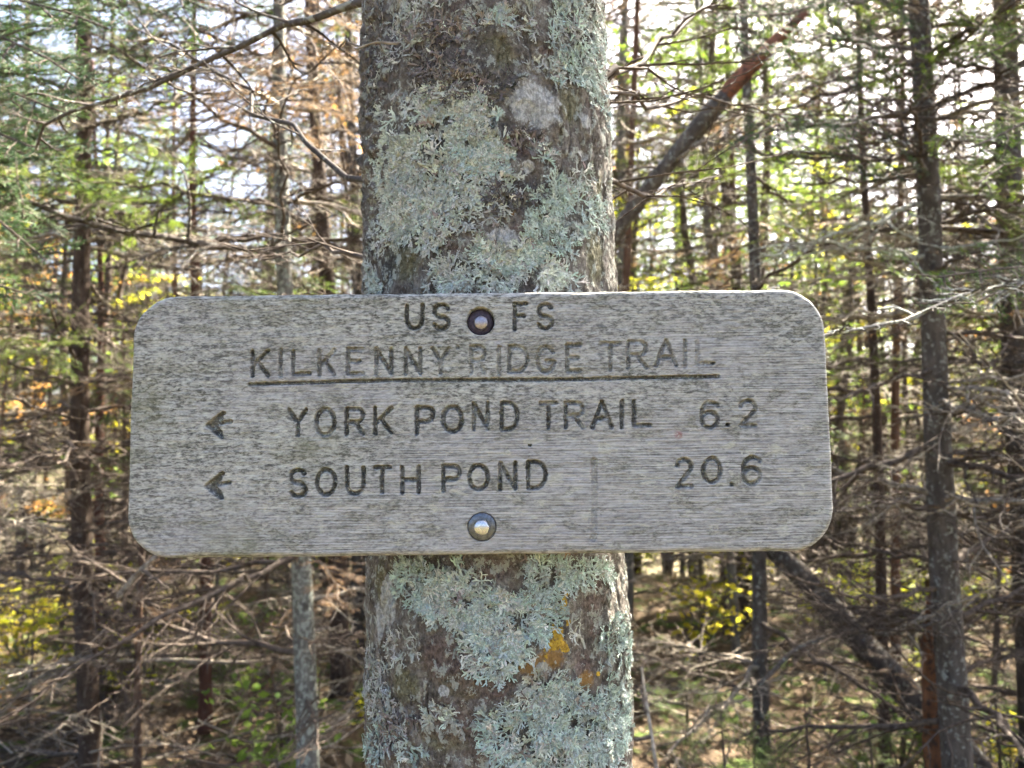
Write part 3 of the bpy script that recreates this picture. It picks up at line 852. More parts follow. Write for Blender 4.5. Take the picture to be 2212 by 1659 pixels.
def lichen_colony(cx, cy, rx, ry, n, col, seed, w=0.0023, seg=0.0034, levels=2, ragged=.5, var=.16, radial=1.0, lift=.0006, holes=None):
    rng = random.Random(seed)
    V5, Q = [], []                      # theta0, z0, a, b, h, r, g, b
    nr = np.random.default_rng(seed)
    N = n * 12
    ca, cr_ = nr.uniform(0, 2 * PI, N), np.sqrt(nr.random(N))
    edge = 1 - ragged * vnoise(np.cos(ca) * 1.7 + 9, np.sin(ca) * 1.7, seed * .7, seed)
    PX, PY = cx + rx * cr_ * np.cos(ca), cy + ry * cr_ * np.sin(ca)
    ok = (cr_ <= edge + .12) & (PX > 792) & (PX < 1320 + 40 * PY / 1659) & (fbm(PX * .028, PY * .028, seed * .3, 2, seed + 5) > .43)
    ok &= ~((PY > 618) & (PY < 1208))
    for a, b, rx2, ry2 in KEEP:
        ok &= ((PX - a) / (rx2 + 8)) ** 2 + ((PY - b) / (ry2 + 8)) ** 2 >= 1
    for px, py in zip(PX[ok][:n], PY[ok][:n]):
        th, z = P2T(px, py)
        d0 = math.atan2(-(py - cy) / ry, (px - cx) / rx)
        ang = d0 + rng.gauss(0, .7) if rng.random() < radial else rng.uniform(0, 2 * PI)
        out = []
        ws = w * rng.uniform(.75, 1.25)
        grow_lobe(rng, ws, seg * rng.uniform(.75, 1.25), ang, levels if rng.random() < .7 else max(0, levels - 1), out, h=rng.uniform(0.0003, 0.0011), lift=lift)
        br = 1 + rng.gauss(0, var)
        src = col if rng.random() > .12 else rng.choice(((.2, .17, .15), (.3, .3, .27), (.48, .5, .45), (.24, .27, .22)))
        cc = [max(.01, c * br * (1 + rng.uniform(-.06, .06))) for c in src]
        for pts, wd, hs, lv in out:
            m_ = len(pts)
            base = len(V5)
            for i_, (x, y) in enumerate(pts):
                x0, y0 = pts[max(0, i_ - 1)]; x1, y1 = pts[min(m_ - 1, i_ + 1)]
                L = math.hypot(x1 - x0, y1 - y0) + 1e-9
                nx_, ny_ = -(y1 - y0) / L, (x1 - x0) / L
                f = i_ / (m_ - 1)
                ww = wd * .5 * (.8 + .35 * f if f < 1 else .62) * rng.uniform(.85, 1.15)
                cup = -0.00028 if f < .9 else .0002
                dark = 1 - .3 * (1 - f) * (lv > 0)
                for s_, hh in ((-1, cup), (0, 0.0), (1, cup)):
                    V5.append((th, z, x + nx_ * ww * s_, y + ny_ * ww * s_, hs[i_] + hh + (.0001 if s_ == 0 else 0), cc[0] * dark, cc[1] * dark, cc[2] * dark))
            for i_ in range(m_ - 1):
                b = base + i_ * 3
                Q.append((b, b + 1, b + 4, b + 3)); Q.append((b + 1, b + 2, b + 5, b + 4))
    if not V5: return None
    A = np.array(V5)
    th = A[:, 0] + A[:, 2] / TR; z = A[:, 1] + A[:, 3]
    V = tpoint(th, z, np.maximum(tdisp(th, z), tdisp(A[:, 0], A[:, 1]) - .0012) + A[:, 4])
    me = mesh_np("lichen", V, np.array(Q), None, [M['lichen']])
    add_attr(me, "tint", A[:, 5:8], 'FLOAT_COLOR')
    o = link("lichen", me, MAIN_TRUNK)
    o["kind"] = "stuff"
    return o

for i_, (x, y, rx, ry, n, c) in enumerate(COLONIES):
    dk = c in (DARKL, BROWNL)
    lichen_colony(x, y, rx, ry, int(n * .98) + 2, c, 100 + i_, w=.0014 if c is BLUE else .0017 if c is PALE else .0014, seg=.00135 if c is BLUE else .0015, levels=1 if dk or c is GREY else 2,
                  radial=.35 if dk else .85, lift=.0006 if dk else .00022, var=.35 if dk else .2)
# one open, antler-like thallus by the yellow paint, and two like it above
for i_, (x, y, n, c) in enumerate([(1280, 1420, 16, PALE)]):
    lichen_colony(x, y, 26, 24, n, c, 300 + i_, w=.0026, seg=.0036, levels=3, radial=1.0, lift=.0009, var=.05)

# ------------------------------------------------------------------ boughs
def unit(v):
    return v / (np.linalg.norm(v) + 1e-12)

def resample(pts, n):
    pts = np.asarray(pts, float)
    d = np.concatenate([[0], np.cumsum(np.linalg.norm(np.diff(pts, axis=0), axis=1))])
    s = np.linspace(0, d[-1], n)
    # gentle Catmull-like smoothing through linear samples
    out = np.stack([np.interp(s, d, pts[:, k]) for k in range(3)], 1)
    for _ in range(2):
        out[1:-1] = out[1:-1] * .5 + (out[:-2] + out[2:]) * .25
    return out, d[-1]

def needles_on(path, geo, nl, nw, gap, rng, nrm, two=True, droop=0.0):
    seg = np.diff(path, axis=0)
    d = np.concatenate([[0], np.cumsum(np.linalg.norm(seg, axis=1))])
    n = max(2, int(d[-1] / gap))
    s = np.linspace(d[-1] * .06, d[-1], n)
    p = np.stack([np.interp(s, d, path[:, k]) for k in range(3)], 1)
    tan = np.gradient(p, axis=0); tan /= np.linalg.norm(tan, axis=1)[:, None] + 1e-12
    side = crs(tan, nrm); side /= np.linalg.norm(side, axis=1)[:, None] + 1e-12
    up = crs(side, tan)
    for sg in (-1, 1):
        L = nl * rng.uniform(.7, 1.1, n)
        L *= np.where(s > d[-1] * .9, .8, 1)
        dr = tan * rng.uniform(.35, .7, (n, 1)) + side * sg * rng.uniform(.7, 1.0, (n, 1)) + up * rng.uniform(-.15, .4, (n, 1))
        dr[:, 2] -= droop * rng.uniform(.3, 1.0, n)
        dr /= np.linalg.norm(dr, axis=1)[:, None]
        geo.blades(p, p + dr * L[:, None], nw, up + rng.normal(0, .35, (n, 3)))

def bough(axis, r0, r1, rng, twig_len=.3, twig_gap=.05, sub=3, needle=None, wood=None, leaf=None, start=.12, plane=None, wiggle=.05, fine=1.55, k=5, bare=.0, spread=(45, 68)):
    """axis points -> twigs, sub-twigs and needles; needle = (length, width, gap, droop)"""
    wood = wood or Geo(); leaf = leaf or Geo()
    path, L = resample(axis, 12)
    path[1:] += rng.normal(0, L * .006 + wiggle * .04, (11, 3))
    wood.tube(path, np.linspace(r0, r1, 12), k)
    up = np.array([0, 0, 1.0]) if plane is None else np.asarray(plane, float)
    s = start * L; sg = 1
    d = np.linspace(0, L, 12)
    while s < L * .985:
        f = s / L
        p = np.array([np.interp(s, d, path[:, q]) for q in range(3)])
        i = min(10, int(f * 11)); tan = unit(path[i + 1] - path[i])
        side = unit(crs(tan, up)); nn = crs(side, tan)
        a = R(rng.uniform(*spread))
        tl = twig_len * (1 - .72 * f) * rng.uniform(.55, 1.15)
        dr = unit(tan * math.cos(a) + side * sg * math.sin(a) + nn * rng.normal(0, .18))
        n = 5
        tp = [p]
        cur = dr.copy()
        for q in range(n - 1):
            cur = unit(cur + rng.normal(0, .13 + wiggle, 3) + tan * .06 + np.array([0, 0, -.02]))
            tp.append(tp[-1] + cur * tl / (n - 1))
        tp = np.array(tp)
        tr = max(r1 * .8, r0 * .34 * (1 - .6 * f)) * fine
        wood.tube(tp, np.linspace(tr, tr * .35, n), 3)
        paths = [tp]
        ns = sub if isinstance(sub, int) else int(rng.integers(*sub))
        for q in range(ns):
            g = rng.uniform(.2, .92); ii = min(n - 2, int(g * (n - 1)))
            b = tp[ii] + (tp[ii + 1] - tp[ii]) * (g * (n - 1) - ii)
            t2 = unit(tp[ii + 1] - tp[ii]); s2 = unit(crs(t2, nn)) * (1 if q % 2 else -1)
            dd = unit(t2 * .7 + s2 * .75 + rng.normal(0, .2, 3))
            sl_ = tl * rng.uniform(.2, .5) * (1.15 - g * .6)
            m_ = unit(dd + rng.normal(0, .3, 3) + t2 * .2)
            sp = np.array([b, b + dd * sl_ * .5, b + dd * sl_ * .5 + m_ * sl_ * .5])
            wood.tube(sp, np.array([tr * .5, tr * .4, tr * .25]), 3)
            paths.append(sp)
        if needle is not None and f >= bare:
            for tp_ in paths:
                needles_on(tp_, leaf, needle[0], needle[1], needle[2], rng, nn, droop=needle[3])
        s += twig_gap * rng.uniform(.6, 1.4); sg = -sg
    if needle is not None:
        needles_on(path[int(11 * max(bare, .3)):], leaf, needle[0], needle[1], needle[2], rng, up, droop=needle[3])
    return wood, leaf

def arch(L, droop, lift, rng, n=6):
    x = np.linspace(0, L, n)
    y = rng.normal(0, .02 * L, n).cumsum() * .6; y[0] = 0
    return np.stack([x, y, lift * x - droop * (x / L) ** 2 * L], 1)

def merged(name, w_, l_, mw, ml):
    V = np.concatenate(w_.v + l_.v)
    wq = np.concatenate(w_.q); lq = np.concatenate(l_.q) + w_.n
    qm = np.concatenate([np.zeros(len(wq), np.int32), np.ones(len(lq), np.int32)])
    return mesh_np(name, V, np.concatenate([wq, lq]), None, [mw, ml], False, qm)

DEAD, GREEN, BROWN = [], [], []
for i_ in range(9):
    rg = np.random.default_rng(500 + i_)
    w_, _ = bough(arch(1.0, rg.uniform(-.1, .22), rg.uniform(-.1, .15), rg), .0135, .0036, rg, twig_len=rg.uniform(.35, .6), twig_gap=.042, sub=(2, 6), wiggle=.09, fine=1.5)
    DEAD.append(w_.mesh("dead_branch", [M['twig_pale'] if i_ % 3 == 0 else M['twig']]))
for i_ in range(6):
    rg = np.random.default_rng(600 + i_)
    w_, l_ = bough(arch(1.0, rg.uniform(.05, .3), rg.uniform(0, .15), rg), .008, .0022, rg, twig_len=.5, twig_gap=.05, sub=(3, 6), needle=(.02, .0022, .0042, .05), bare=.2)
    GREEN.append((w_.mesh("green_branch", [M['twig']]), l_.mesh("needles", [M['needle_green']], False)))
for i_ in range(3):
    rg = np.random.default_rng(650 + i_)
    w_, l_ = bough(arch(1.0, rg.uniform(.1, .35), .05, rg), .008, .0022, rg, twig_len=.45, twig_gap=.06, sub=(2, 5), needle=(.022, .0018, .006, .8), bare=.15, wiggle=.12)
    BROWN.append((w_.mesh("brown_branch", [M['twig']]), l_.mesh("needles", [M['needle_brown']], False)))

def put_branch(parent, base, az, el, scale, kind, rng, name="branch"):
    """az, el in radians; base in the parent's space"""
    if kind == 'dead':
        me, nd = DEAD[rng.integers(len(DEAD))], None
    else:
        me, nd = (GREEN if kind == 'green' else BROWN)[rng.integers(6 if kind == 'green' else 3)]
    mt = Matrix.Translation(Vector(base)) @ Matrix.Rotation(az, 4, 'Z') @ Matrix.Rotation(-el, 4, 'Y') @ Matrix.Rotation(rng.uniform(-.5, .5), 4, 'X') @ Matrix.Diagonal((scale, scale, scale, 1))
    o = link(name, me, parent, mt)
    if nd is not None:
        link("needles", nd, o)
    return o

# crowns above the bare lower trunks (thinner in needles the farther up they are)
CROWN = []
for i_ in range(4):
    rg = np.random.default_rng(700 + i_)
    w_, l_ = Geo(), Geo()
    Hc = rg.uniform(4.2, 5.6)
    z = 0.0
    while z < Hc:
        for q in range(rg.integers(3, 6)):
            az = rg.uniform(0, 2 * PI); Lb = (1.15 * (1 - z / Hc) ** .8 + .12) * rg.uniform(.7, 1.1)
            ax = arch(Lb, rg.uniform(.1, .3), rg.uniform(-.05, .25), rg)
            c_, s_ = math.cos(az), math.sin(az)
            ax = np.stack([ax[:, 0] * c_ - ax[:, 1] * s_, ax[:, 0] * s_ + ax[:, 1] * c_, ax[:, 2] + z], 1)
            bough(ax, .009, .003, rg, twig_len=.5 * Lb + .05, twig_gap=.1, sub=2, needle=(.034, .0045, .013, .05), wood=w_, leaf=l_, bare=.25, k=3)
        z += rg.uniform(.2, .36)
    CROWN.append(merged("crown", w_, l_, M['twig'], M['needle_green']))

def trunk_geo(base, top, r0, r1, rng, k=14, n=40, rough=.06, ztop_free=True):
    base = np.asarray(base, float); top = np.asarray(top, float)
    t = np.linspace(0, 1, n) ** 1.15
    L = np.linalg.norm(top - base)
    pts = base + (top - base) * t[:, None]
    ph = rng.uniform(0, 6, 4)
    bend = .012 * L * np.sin(t * PI * 2.2 + ph[0]) * t * (1 - t) * 1.5
    pts[:, 0] += bend; pts[:, 1] += .5 * bend
    rad = r0 + (r1 - r0) * t
    rad = rad * (1 + .5 * np.exp(-t * L / .09))
    wob = 1 + (vnoise(np.arange(n)[:, None] * .8 + ph[1] * 30, np.cos(np.arange(k) * 2 * PI / k)[None, :] * 1.5, np.sin(np.arange(k) * 2 * PI / k)[None, :] * 1.5, 5) - .5) * 2 * rough
    # knots where whorls of branches leave
    g = Geo(); g.tube(pts, rad, k, True, wob)
    return g, pts, rad

def gz(x, y): return float(ground_z(np.array([x]), np.array([y]))[0])

def near_tree(label, pt, pb, Y, wt, wb, bark, seed, ndead=26, H=None, zmin=.25, zmax=None, lenr=(.45, 1.1), green=0, brown=0, crown=True, name="fir_tree"):
    """pt, pb: two pixels on the trunk's centre line; wt, wb its widths there"""
    rng = np.random.default_rng(seed)
    A, B = P2W(*pt, Y), P2W(*pb, Y)
    d = (A - B) / (A[2] - B[2])
    x0, y0 = B[0] + d[0] * (0 - B[2]), B[1] + d[1] * (0 - B[2])
    zg = gz(x0, y0)
    base = B + d * (zg - .05 - B[2])
    H = H or A[2] + 2.2
    top = B + d * (H - B[2])
    mpp = Y / FPX
    ra, rb_ = wt * mpp / 2, wb * mpp / 2
    kk = (ra - rb_) / (A[2] - B[2])
    r0 = max(.012, rb_ + kk * (base[2] - B[2])); r1 = max(.008, rb_ + kk * (H - B[2]))
    root = empty(name, tuple(base))
    tag(root, label, "tree")
    g, pts, rad = trunk_geo((0, 0, 0), top - base, r0, r1, rng)
    link("trunk", g.mesh("trunk", [bark]), root)
    zmax = zmax or H - .2
    kinds = ['dead'] * int(ndead * 2.0) + ['green'] * green + ['brown'] * brown
    zs = np.sort(rng.uniform(zmin, zmax, len(kinds)))
    zs = np.round(zs / .19) * .19 + rng.normal(0, .025, len(zs))
    rng.shuffle(kinds)
    if crown:
        up = ['green'] * 10 + ['brown'] * 5 + ['dead'] * 5
        kinds = list(kinds) + up
        zs = np.concatenate([zs, rng.uniform(1.75, H - .1, len(up))])
    for z, kd in zip(zs, kinds):
        f = np.clip(z / (H - base[2]), 0, .98)
        p = np.array([np.interp(z, pts[:, 2], pts[:, q]) for q in range(3)])
        az = rng.uniform(0, 2 * PI)
        put_branch(root, p, az, rng.uniform(-.18, .22), rng.uniform(*lenr) * (1 - .25 * f), kd, rng)
    if crown == 2:
        o = link("crown", CROWN[rng.integers(4)], root, Matrix.Translation(Vector((pts[-1][0] - (d[0] * .5), pts[-1][1], H - base[2] - .6))) @ Matrix.Rotation(rng.uniform(0, 6), 4, 'Z'))
    return root, base

def traced(parent, pbase, pts, w0, w1, seed, kind='dead', twig_len=.16, twig_gap=.035, mat=None, needle=None, plane=None, sub=(2, 5), start=.1, bare=.1, name="branch", wiggle=.05, needle_mat=None):
    """a bough followed point by point: (px, py, depth); widths in metres"""
    rng = np.random.default_rng(seed)
    P = np.array([P2W(*p) for p in pts]) - np.asarray(pbase)
    if len(P) > 2:
        dense = []
        for i in range(len(P) - 1):
            for t in np.linspace(0, 1, 4, endpoint=False): dense.append(P[i] * (1 - t) + P[i + 1] * t)
        dense.append(P[-1]); P = np.array(dense)
    w_, l_ = bough(P, w0 / 2, w1 / 2, rng, twig_len=twig_len, twig_gap=twig_gap, sub=sub, needle=needle, plane=plane, start=start, bare=bare, wiggle=wiggle, k=8)
    o = link(name, w_.mesh(name, [mat or M['twig']]), parent)
    if needle is not None:
        link("needles", l_.mesh("needles", [needle_mat or M['needle_green']], False), o)
    return o

# ------------------------------------------------------------------ boughs of the sign tree
MB = np.array(MAIN.location)
FACE = (0, -1, .25)          # fans that face the path
traced(MAIN, MB, [(860, -10, .70), (765, 8, .72), (617, 58, .86), (402, 140, 1.0), (258, 207, 1.08), (98, 269, 1.15), (70, 318, 1.2)], .0085, .0042, 11, mat=M['bark_grey'], twig_len=.16, twig_gap=.06, start=.2)
traced(MAIN, MB, [(870, 440, .70), (780, 405, .74), (741, 359, .84), (566, 238, 1.0), (488, 176, 1.1), (390, 98, 1.2), (293, 39, 1.3)], .0075, .003, 12, mat=M['bark_dark'], twig_len=.2, twig_gap=.05, start=.25)
traced(MAIN, MB, [(1260, 200, .70), (1330, 160, .8), (1430, 81, .95), (1531, 12, 1.1), (1600, -40, 1.2)], .007, .003, 13, twig_len=.2, twig_gap=.045)
traced(MAIN, MB, [(1250, 204, .71), (1317, 210, .8), (1377, 219, .9), (1438, 206, 1.0), (1511, 219, 1.1), (1600, 236, 1.2), (1720, 240, 1.3)], .0062, .0026, 14, twig_len=.24, twig_gap=.04)
traced(MAIN, MB, [(860, 95, .61), (800, 100, .62), (740, 92, .66), (690, 100, .72)], .0022, .001, 15, twig_len=.03, twig_gap=.04, mat=M['twig_pale'])
traced(MAIN, MB, [(1270, 396, .72), (1350, 400, .78), (1420, 420, .95), (1500, 380, 1.2), (1620, 400, 1.4)], .006, .002, 16, twig_len=.26, twig_gap=.045)
traced(MAIN, MB, [(880, 562, .72), (800, 560, .76), (720, 540, 1.0), (600, 560, 1.3), (500, 520, 1.5)], .006, .002, 17, twig_len=.26, twig_gap=.045)

# ------------------------------------------------------------------ trees that stand out behind the sign
T = {}
T['A'] = near_tree("dark brown fir trunk nearest the picture's left edge, ringed with dead twigs", (172, 300), (194, 1580), 3.5, 33, 43, M['bark_brown'], 1, 40, brown=2, green=3)
T['B'] = near_tree("slim grey fir seen left of the lichened trunk, pale and sunlit below the sign", (612, 40), (657, 1500), 2.9, 26, 46, M['bark_lichen'], 2, 30, brown=3)
T['C'] = near_tree("thin red-brown trunk below the left half of the sign, rooted by a mossy clump", (428, 560), (442, 1500), 4.1, 15, 26, M['bark_red'], 3, 26, green=2)
T['D'] = near_tree("blurred brown trunk just left of the lichened trunk", (690, 330), (742, 1560), 4.7, 28, 44, M['bark_brown'], 4, 26, brown=3)
T['E'] = near_tree("thin dark trunk half hidden at the lichened trunk's left side", (762, 420), (776, 1500), 5.4, 20, 26, M['bark_dark'], 5, 18, brown=2)
T['F'] = near_tree("thin reddish stem close beside the dark brown trunk on the left", (216, 900), (228, 1500), 4.6, 15, 24, M['bark_red'], 6, 28)
T['G'] = near_tree("straight grey-brown fir trunk standing tall right of the sign's end", (1978, 60), (2066, 1560), 2.6, 43, 60, M['bark_grey'], 7, 44, green=4, brown=1, lenr=(.45, 1.05))
T['H'] = near_tree("shaggy dark trunk at the picture's right edge", (2172, 60), (2235, 1500), 3.2, 46, 66, M['bark_dark'], 8, 46, brown=1, lenr=(.4, 1.0))
T['I'] = near_tree("slender straight grey trunk above and below the sign's right half", (1618, 330), (1646, 1560), 3.6, 22, 34, M['bark_grey'], 9, 20, brown=2)
T['J'] = near_tree("thin brown stem between the sign's right end and the tall grey-brown trunk", (1876, 560), (1908, 1500), 3.7, 16, 24, M['bark_brown'], 10, 12)
T['O'] = near_tree("fir leaning out of view whose green boughs fill the upper left corner", (-330, 200), (-330, 1500), 1.9, 60, 80, M['bark_brown'], 11, 10, zmin=.3, zmax=2.0, lenr=(.3, .6), H=5.0)
T['Q'] = near_tree("fir beyond the right edge whose sunlit green boughs reach into view", (2520, 200), (2560, 1500), 2.2, 60, 80, M['bark_dark'], 12, 10, zmin=.3, zmax=2.0, lenr=(.3, .6), H=5.0)

def tr_(k, *a, **kw): return traced(T[k][0], T[k][1], *a, **kw)
ND = (.021, .0026, .0050, .05)
ND2 = (.021, .0027, .0058, .05)
# long sunlit bough from the slim grey fir, sweeping left past the dark trunk
tr_('B', [(612, 530, 2.86), (545, 531, 2.7), (468, 535, 2.6), (324, 519, 2.4), (203, 484, 2.2), (98, 457, 2.0), (-10, 418, 1.9)], .026, .012, 21, mat=M['bark_grey'], twig_len=.5, twig_gap=.07, start=.1)
tr_('B', [(622, 520, 2.8), (601, 468, 2.5), (617, 390, 2.4), (605, 336, 2.3), (601, 250, 2.2), (624, 195, 2.1), (679, 144, 2.0), (715, 110, 1.95)], .012, .005, 22, twig_len=.35, twig_gap=.08, start=.3)
# green boughs, upper left
for i_, (p, tw) in enumerate([([(-330, 60, 1.9), (-120, 50, 1.5), (60, 90, 1.35), (180, 160, 1.3)], .3), ([(-330, -100, 1.9), (-60, -60, 1.5), (120, 30, 1.4), (250, 60, 1.4)], .3),
                              ([(-330, 300, 1.9), (-120, 250, 1.6), (20, 300, 1.45), (110, 330, 1.4)], .26), ([(-330, 400, 1.9), (-100, 430, 1.6), (30, 470, 1.5), (90, 560, 1.5)], .24),
                              ([(-330, 200, 1.9), (-80, 180, 1.6), (60, 210, 1.5), (160, 260, 1.5)], .26), ([(-300, -260, 1.9), (40, -120, 1.6), (300, -40, 1.6), (460, 30, 1.6)], .34), ([(-330, 560, 1.9), (-130, 560, 1.7), (0, 620, 1.6), (60, 640, 1.6)], .2)]):
    tr_('O', p, .012, .004, 30 + i_, needle=ND, twig_len=tw, twig_gap=.045, plane=(.1, -.8, .7), bare=.25, needle_mat=M['needle_shaded'])
ro = random.Random(9)
for i_ in range(11):
    ey = -40 + 52 * i_ + ro.uniform(-20, 20); ex = ro.uniform(70, 330) * (1 - .05 * i_)
    tr_('O', [(-330, ey - 120, 1.9), (-140, ey - 90, 1.75), (ex * .35, ey - 40, 1.7), (ex, ey + ro.uniform(0, 50), 1.65 + .05 * i_)], .01, .004, 130 + i_, needle=ND2, twig_len=ro.uniform(.22, .36), twig_gap=.05, plane=(.1, -.75, .7), bare=.3, needle_mat=M['needle_shaded'])
# green boughs, upper right and right edge
for i_, (p, tw) in enumerate([([(1975, 105, 2.6), (1820, 80, 2.2), (1720, 85, 2.0), (1600, 120, 1.9)], .4), ([(1975, 20, 2.6), (1850, -10, 2.1), (1700, 30, 1.9), (1560, 20, 1.8)], .45),
                              ([(1985, 230, 2.6), (1850, 270, 2.2), (1700, 260, 2.0), (1560, 320, 1.9)], .35), ([(1990, 340, 2.6), (1860, 345, 2.3), (1740, 335, 2.2), (1622, 320, 2.1)], .3)]):
    tr_('G', p, .018, .005, 40 + i_, needle=ND2, twig_len=tw, twig_gap=.05, plane=(.1, -.8, .6), bare=.35, needle_mat=M['needle_shaded'])
for i_, (p, tw) in enumerate([([(2520, 100, 2.2), (2350, 180, 1.8), (2200, 290, 1.6), (2090, 330, 1.55)], .34), ([(2520, 250, 2.2), (2330, 300, 1.8), (2200, 360, 1.65), (2120, 400, 1.6)], .3),
                              ([(2520, -60, 2.2), (2380, 0, 1.9), (2240, 60, 1.8), (2100, 130, 1.75)], .3), ([(2530, 600, 2.2), (2300, 590, 1.7), (2120, 585, 1.5), (1960, 570, 1.4)], .24),
                              ([(2530, 720, 2.2), (2300, 640, 1.6), (2080, 650, 1.4), (1990, 655, 1.35)], .16)]):
    tr_('Q', p, .012, .004, 50 + i_, needle=ND, twig_len=tw, twig_gap=.045, plane=(.1, -.8, .7), bare=.3)
# bare boughs of the tall trunk right of the sign
for i_, p in enumerate([[(1990, 440, 2.6), (1850, 500, 2.4), (1740, 520, 2.3), (1640, 560, 2.2)], [(1995, 335, 2.6), (1850, 345, 2.4), (1720, 338, 2.3), (1620, 318, 2.25)], [(2000, 375, 2.6), (1860, 395, 2.5), (1700, 398, 2.4)],
                        [(2005, 550, 2.6), (1850, 540, 2.4), (1750, 520, 2.3), (1670, 475, 2.2)], [(2000, 120, 2.6), (2060, 80, 2.4), (2140, 40, 2.2), (2212, 0, 2.1)], [(2000, 130, 2.6), (2100, 142, 2.4), (2200, 150, 2.3)],
                        [(2010, 300, 2.6), (2090, 290, 2.4), (2200, 250, 2.2)], [(2030, 1270, 2.6), (1920, 1290, 2.4), (1800, 1280, 2.3), (1700, 1240, 2.2)], [(2040, 1100, 2.6), (1900, 1085, 2.3), (1810, 1100, 2.2)],
                        [(2012, 545, 2.6), (2100, 530, 2.5), (2200, 515, 2.4)], [(2020, 800, 2.6), (1900, 830, 2.4), (1805, 860, 2.3)], [(2040, 1000, 2.6), (2130, 980, 2.4), (2220, 1000, 2.3)]]):
    tr_('G', p, .017, .005, 60 + i_, twig_len=.38, twig_gap=.06, mat=M['twig'] if i_ % 3 else M['twig_lichen'])
# pale, lichen-hung twig that touches the sign's right end, and bright bare twigs at the right edge
tr_('Q', [(2530, 560, 2.2), (2330, 570, 1.7), (2180, 610, 1.35), (2090, 660, 1.15), (2010, 690, 1.0), (1900, 716, .9), (1795, 735, .84)], .0075, .004, 71, mat=M['bark_lichen'], twig_len=.11, twig_gap=.026, sub=(3, 6), start=.3)
tr_('Q', [(2540, 1050, 2.2), (2330, 1000, 1.7), (2212, 940, 1.5), (2150, 800, 1.45), (2080, 720, 1.4)], .007, .0022, 72, mat=M['twig_pale'], twig_len=.2, twig_gap=.06, start=.3)
tr_('Q', [(2540, 1150, 2.2), (2330, 1090, 1.6), (2220, 1030, 1.45), (2170, 960, 1.4)], .006, .002, 73, mat=M['twig_pale'], twig_len=.14, twig_gap=.05, start=.3)
tr_('H', [(2200, 700, 3.2), (2100, 860, 2.6), (2010, 960, 2.3), (1890, 1040, 2.1)], .01, .003, 74, mat=M['twig'], twig_len=.3, twig_gap=.07)
# dead boughs of the left trunk
for i_, p in enumerate([[(176, 840, 3.5), (80, 800, 3.2), (0, 775, 3.0), (-80, 740, 2.9)], [(180, 910, 3.5), (100, 890, 3.2), (0, 850, 3.0)], [(180, 985, 3.5), (260, 960, 3.3), (300, 930, 3.2)], [(180, 1010, 3.5), (100, 990, 3.3), (0, 935, 3.1)],
                        [(176, 795, 3.5), (130, 720, 3.2), (100, 640, 3.0), (60, 600, 2.9)], [(185, 1190, 3.5), (100, 1200, 3.2), (20, 1205, 3.0)], [(176, 480, 3.5), (100, 470, 3.2), (0, 440, 3.0)], [(180, 1150, 3.5), (280, 1120, 3.2), (400, 1140, 3.0)]]):
    tr_('A', p, .02, .006, 80 + i_, twig_len=.45, twig_gap=.06)
# living boughs of the left trunk high up
for i_, p in enumerate([[(172, 20, 3.5), (260, 0, 3.0), (350, 20, 2.7), (430, 60, 2.5)], [(172, 120, 3.5), (260, 110, 3.0), (340, 130, 2.8), (400, 180, 2.7)], [(172, -60, 3.5), (320, -60, 2.9), (460, -20, 2.6), (560, 40, 2.5)],
                        [(172, 220, 3.5), (110, 210, 3.1), (40, 230, 2.9), (-30, 270, 2.8)], [(172, 330, 3.5), (250, 320, 3.2), (310, 350, 3.0)], [(172, 60, 3.5), (100, 40, 3.0), (30, 60, 2.8), (-40, 100, 2.7)]]):
    tr_('A', p, .016, .005, 170 + i_, needle=(.022, .0034, .0075, .05), twig_len=.5, twig_gap=.06, plane=(.1, -.75, .6), bare=.25, needle_mat=M['needle_shaded'])
# brown hanging sprays, upper middle left
for i_, p in enumerate([[(640, 60, 2.9), (700, 130, 2.3), (740, 180, 2.1), (770, 240, 2.0)], [(620, 120, 2.9), (560, 160, 2.4), (500, 190, 2.2), (470, 230, 2.1)], [(640, 200, 2.9), (700, 230, 2.4), (760, 260, 2.2)], [(630, -30, 2.9), (700, 20, 2.4), (770, 60, 2.2)]]):
    tr_('B', p, .009, .003, 90 + i_, needle=(.022, .0018, .0055, .8), needle_mat=M['needle_brown'], twig_len=.26, twig_gap=.05, bare=.3)

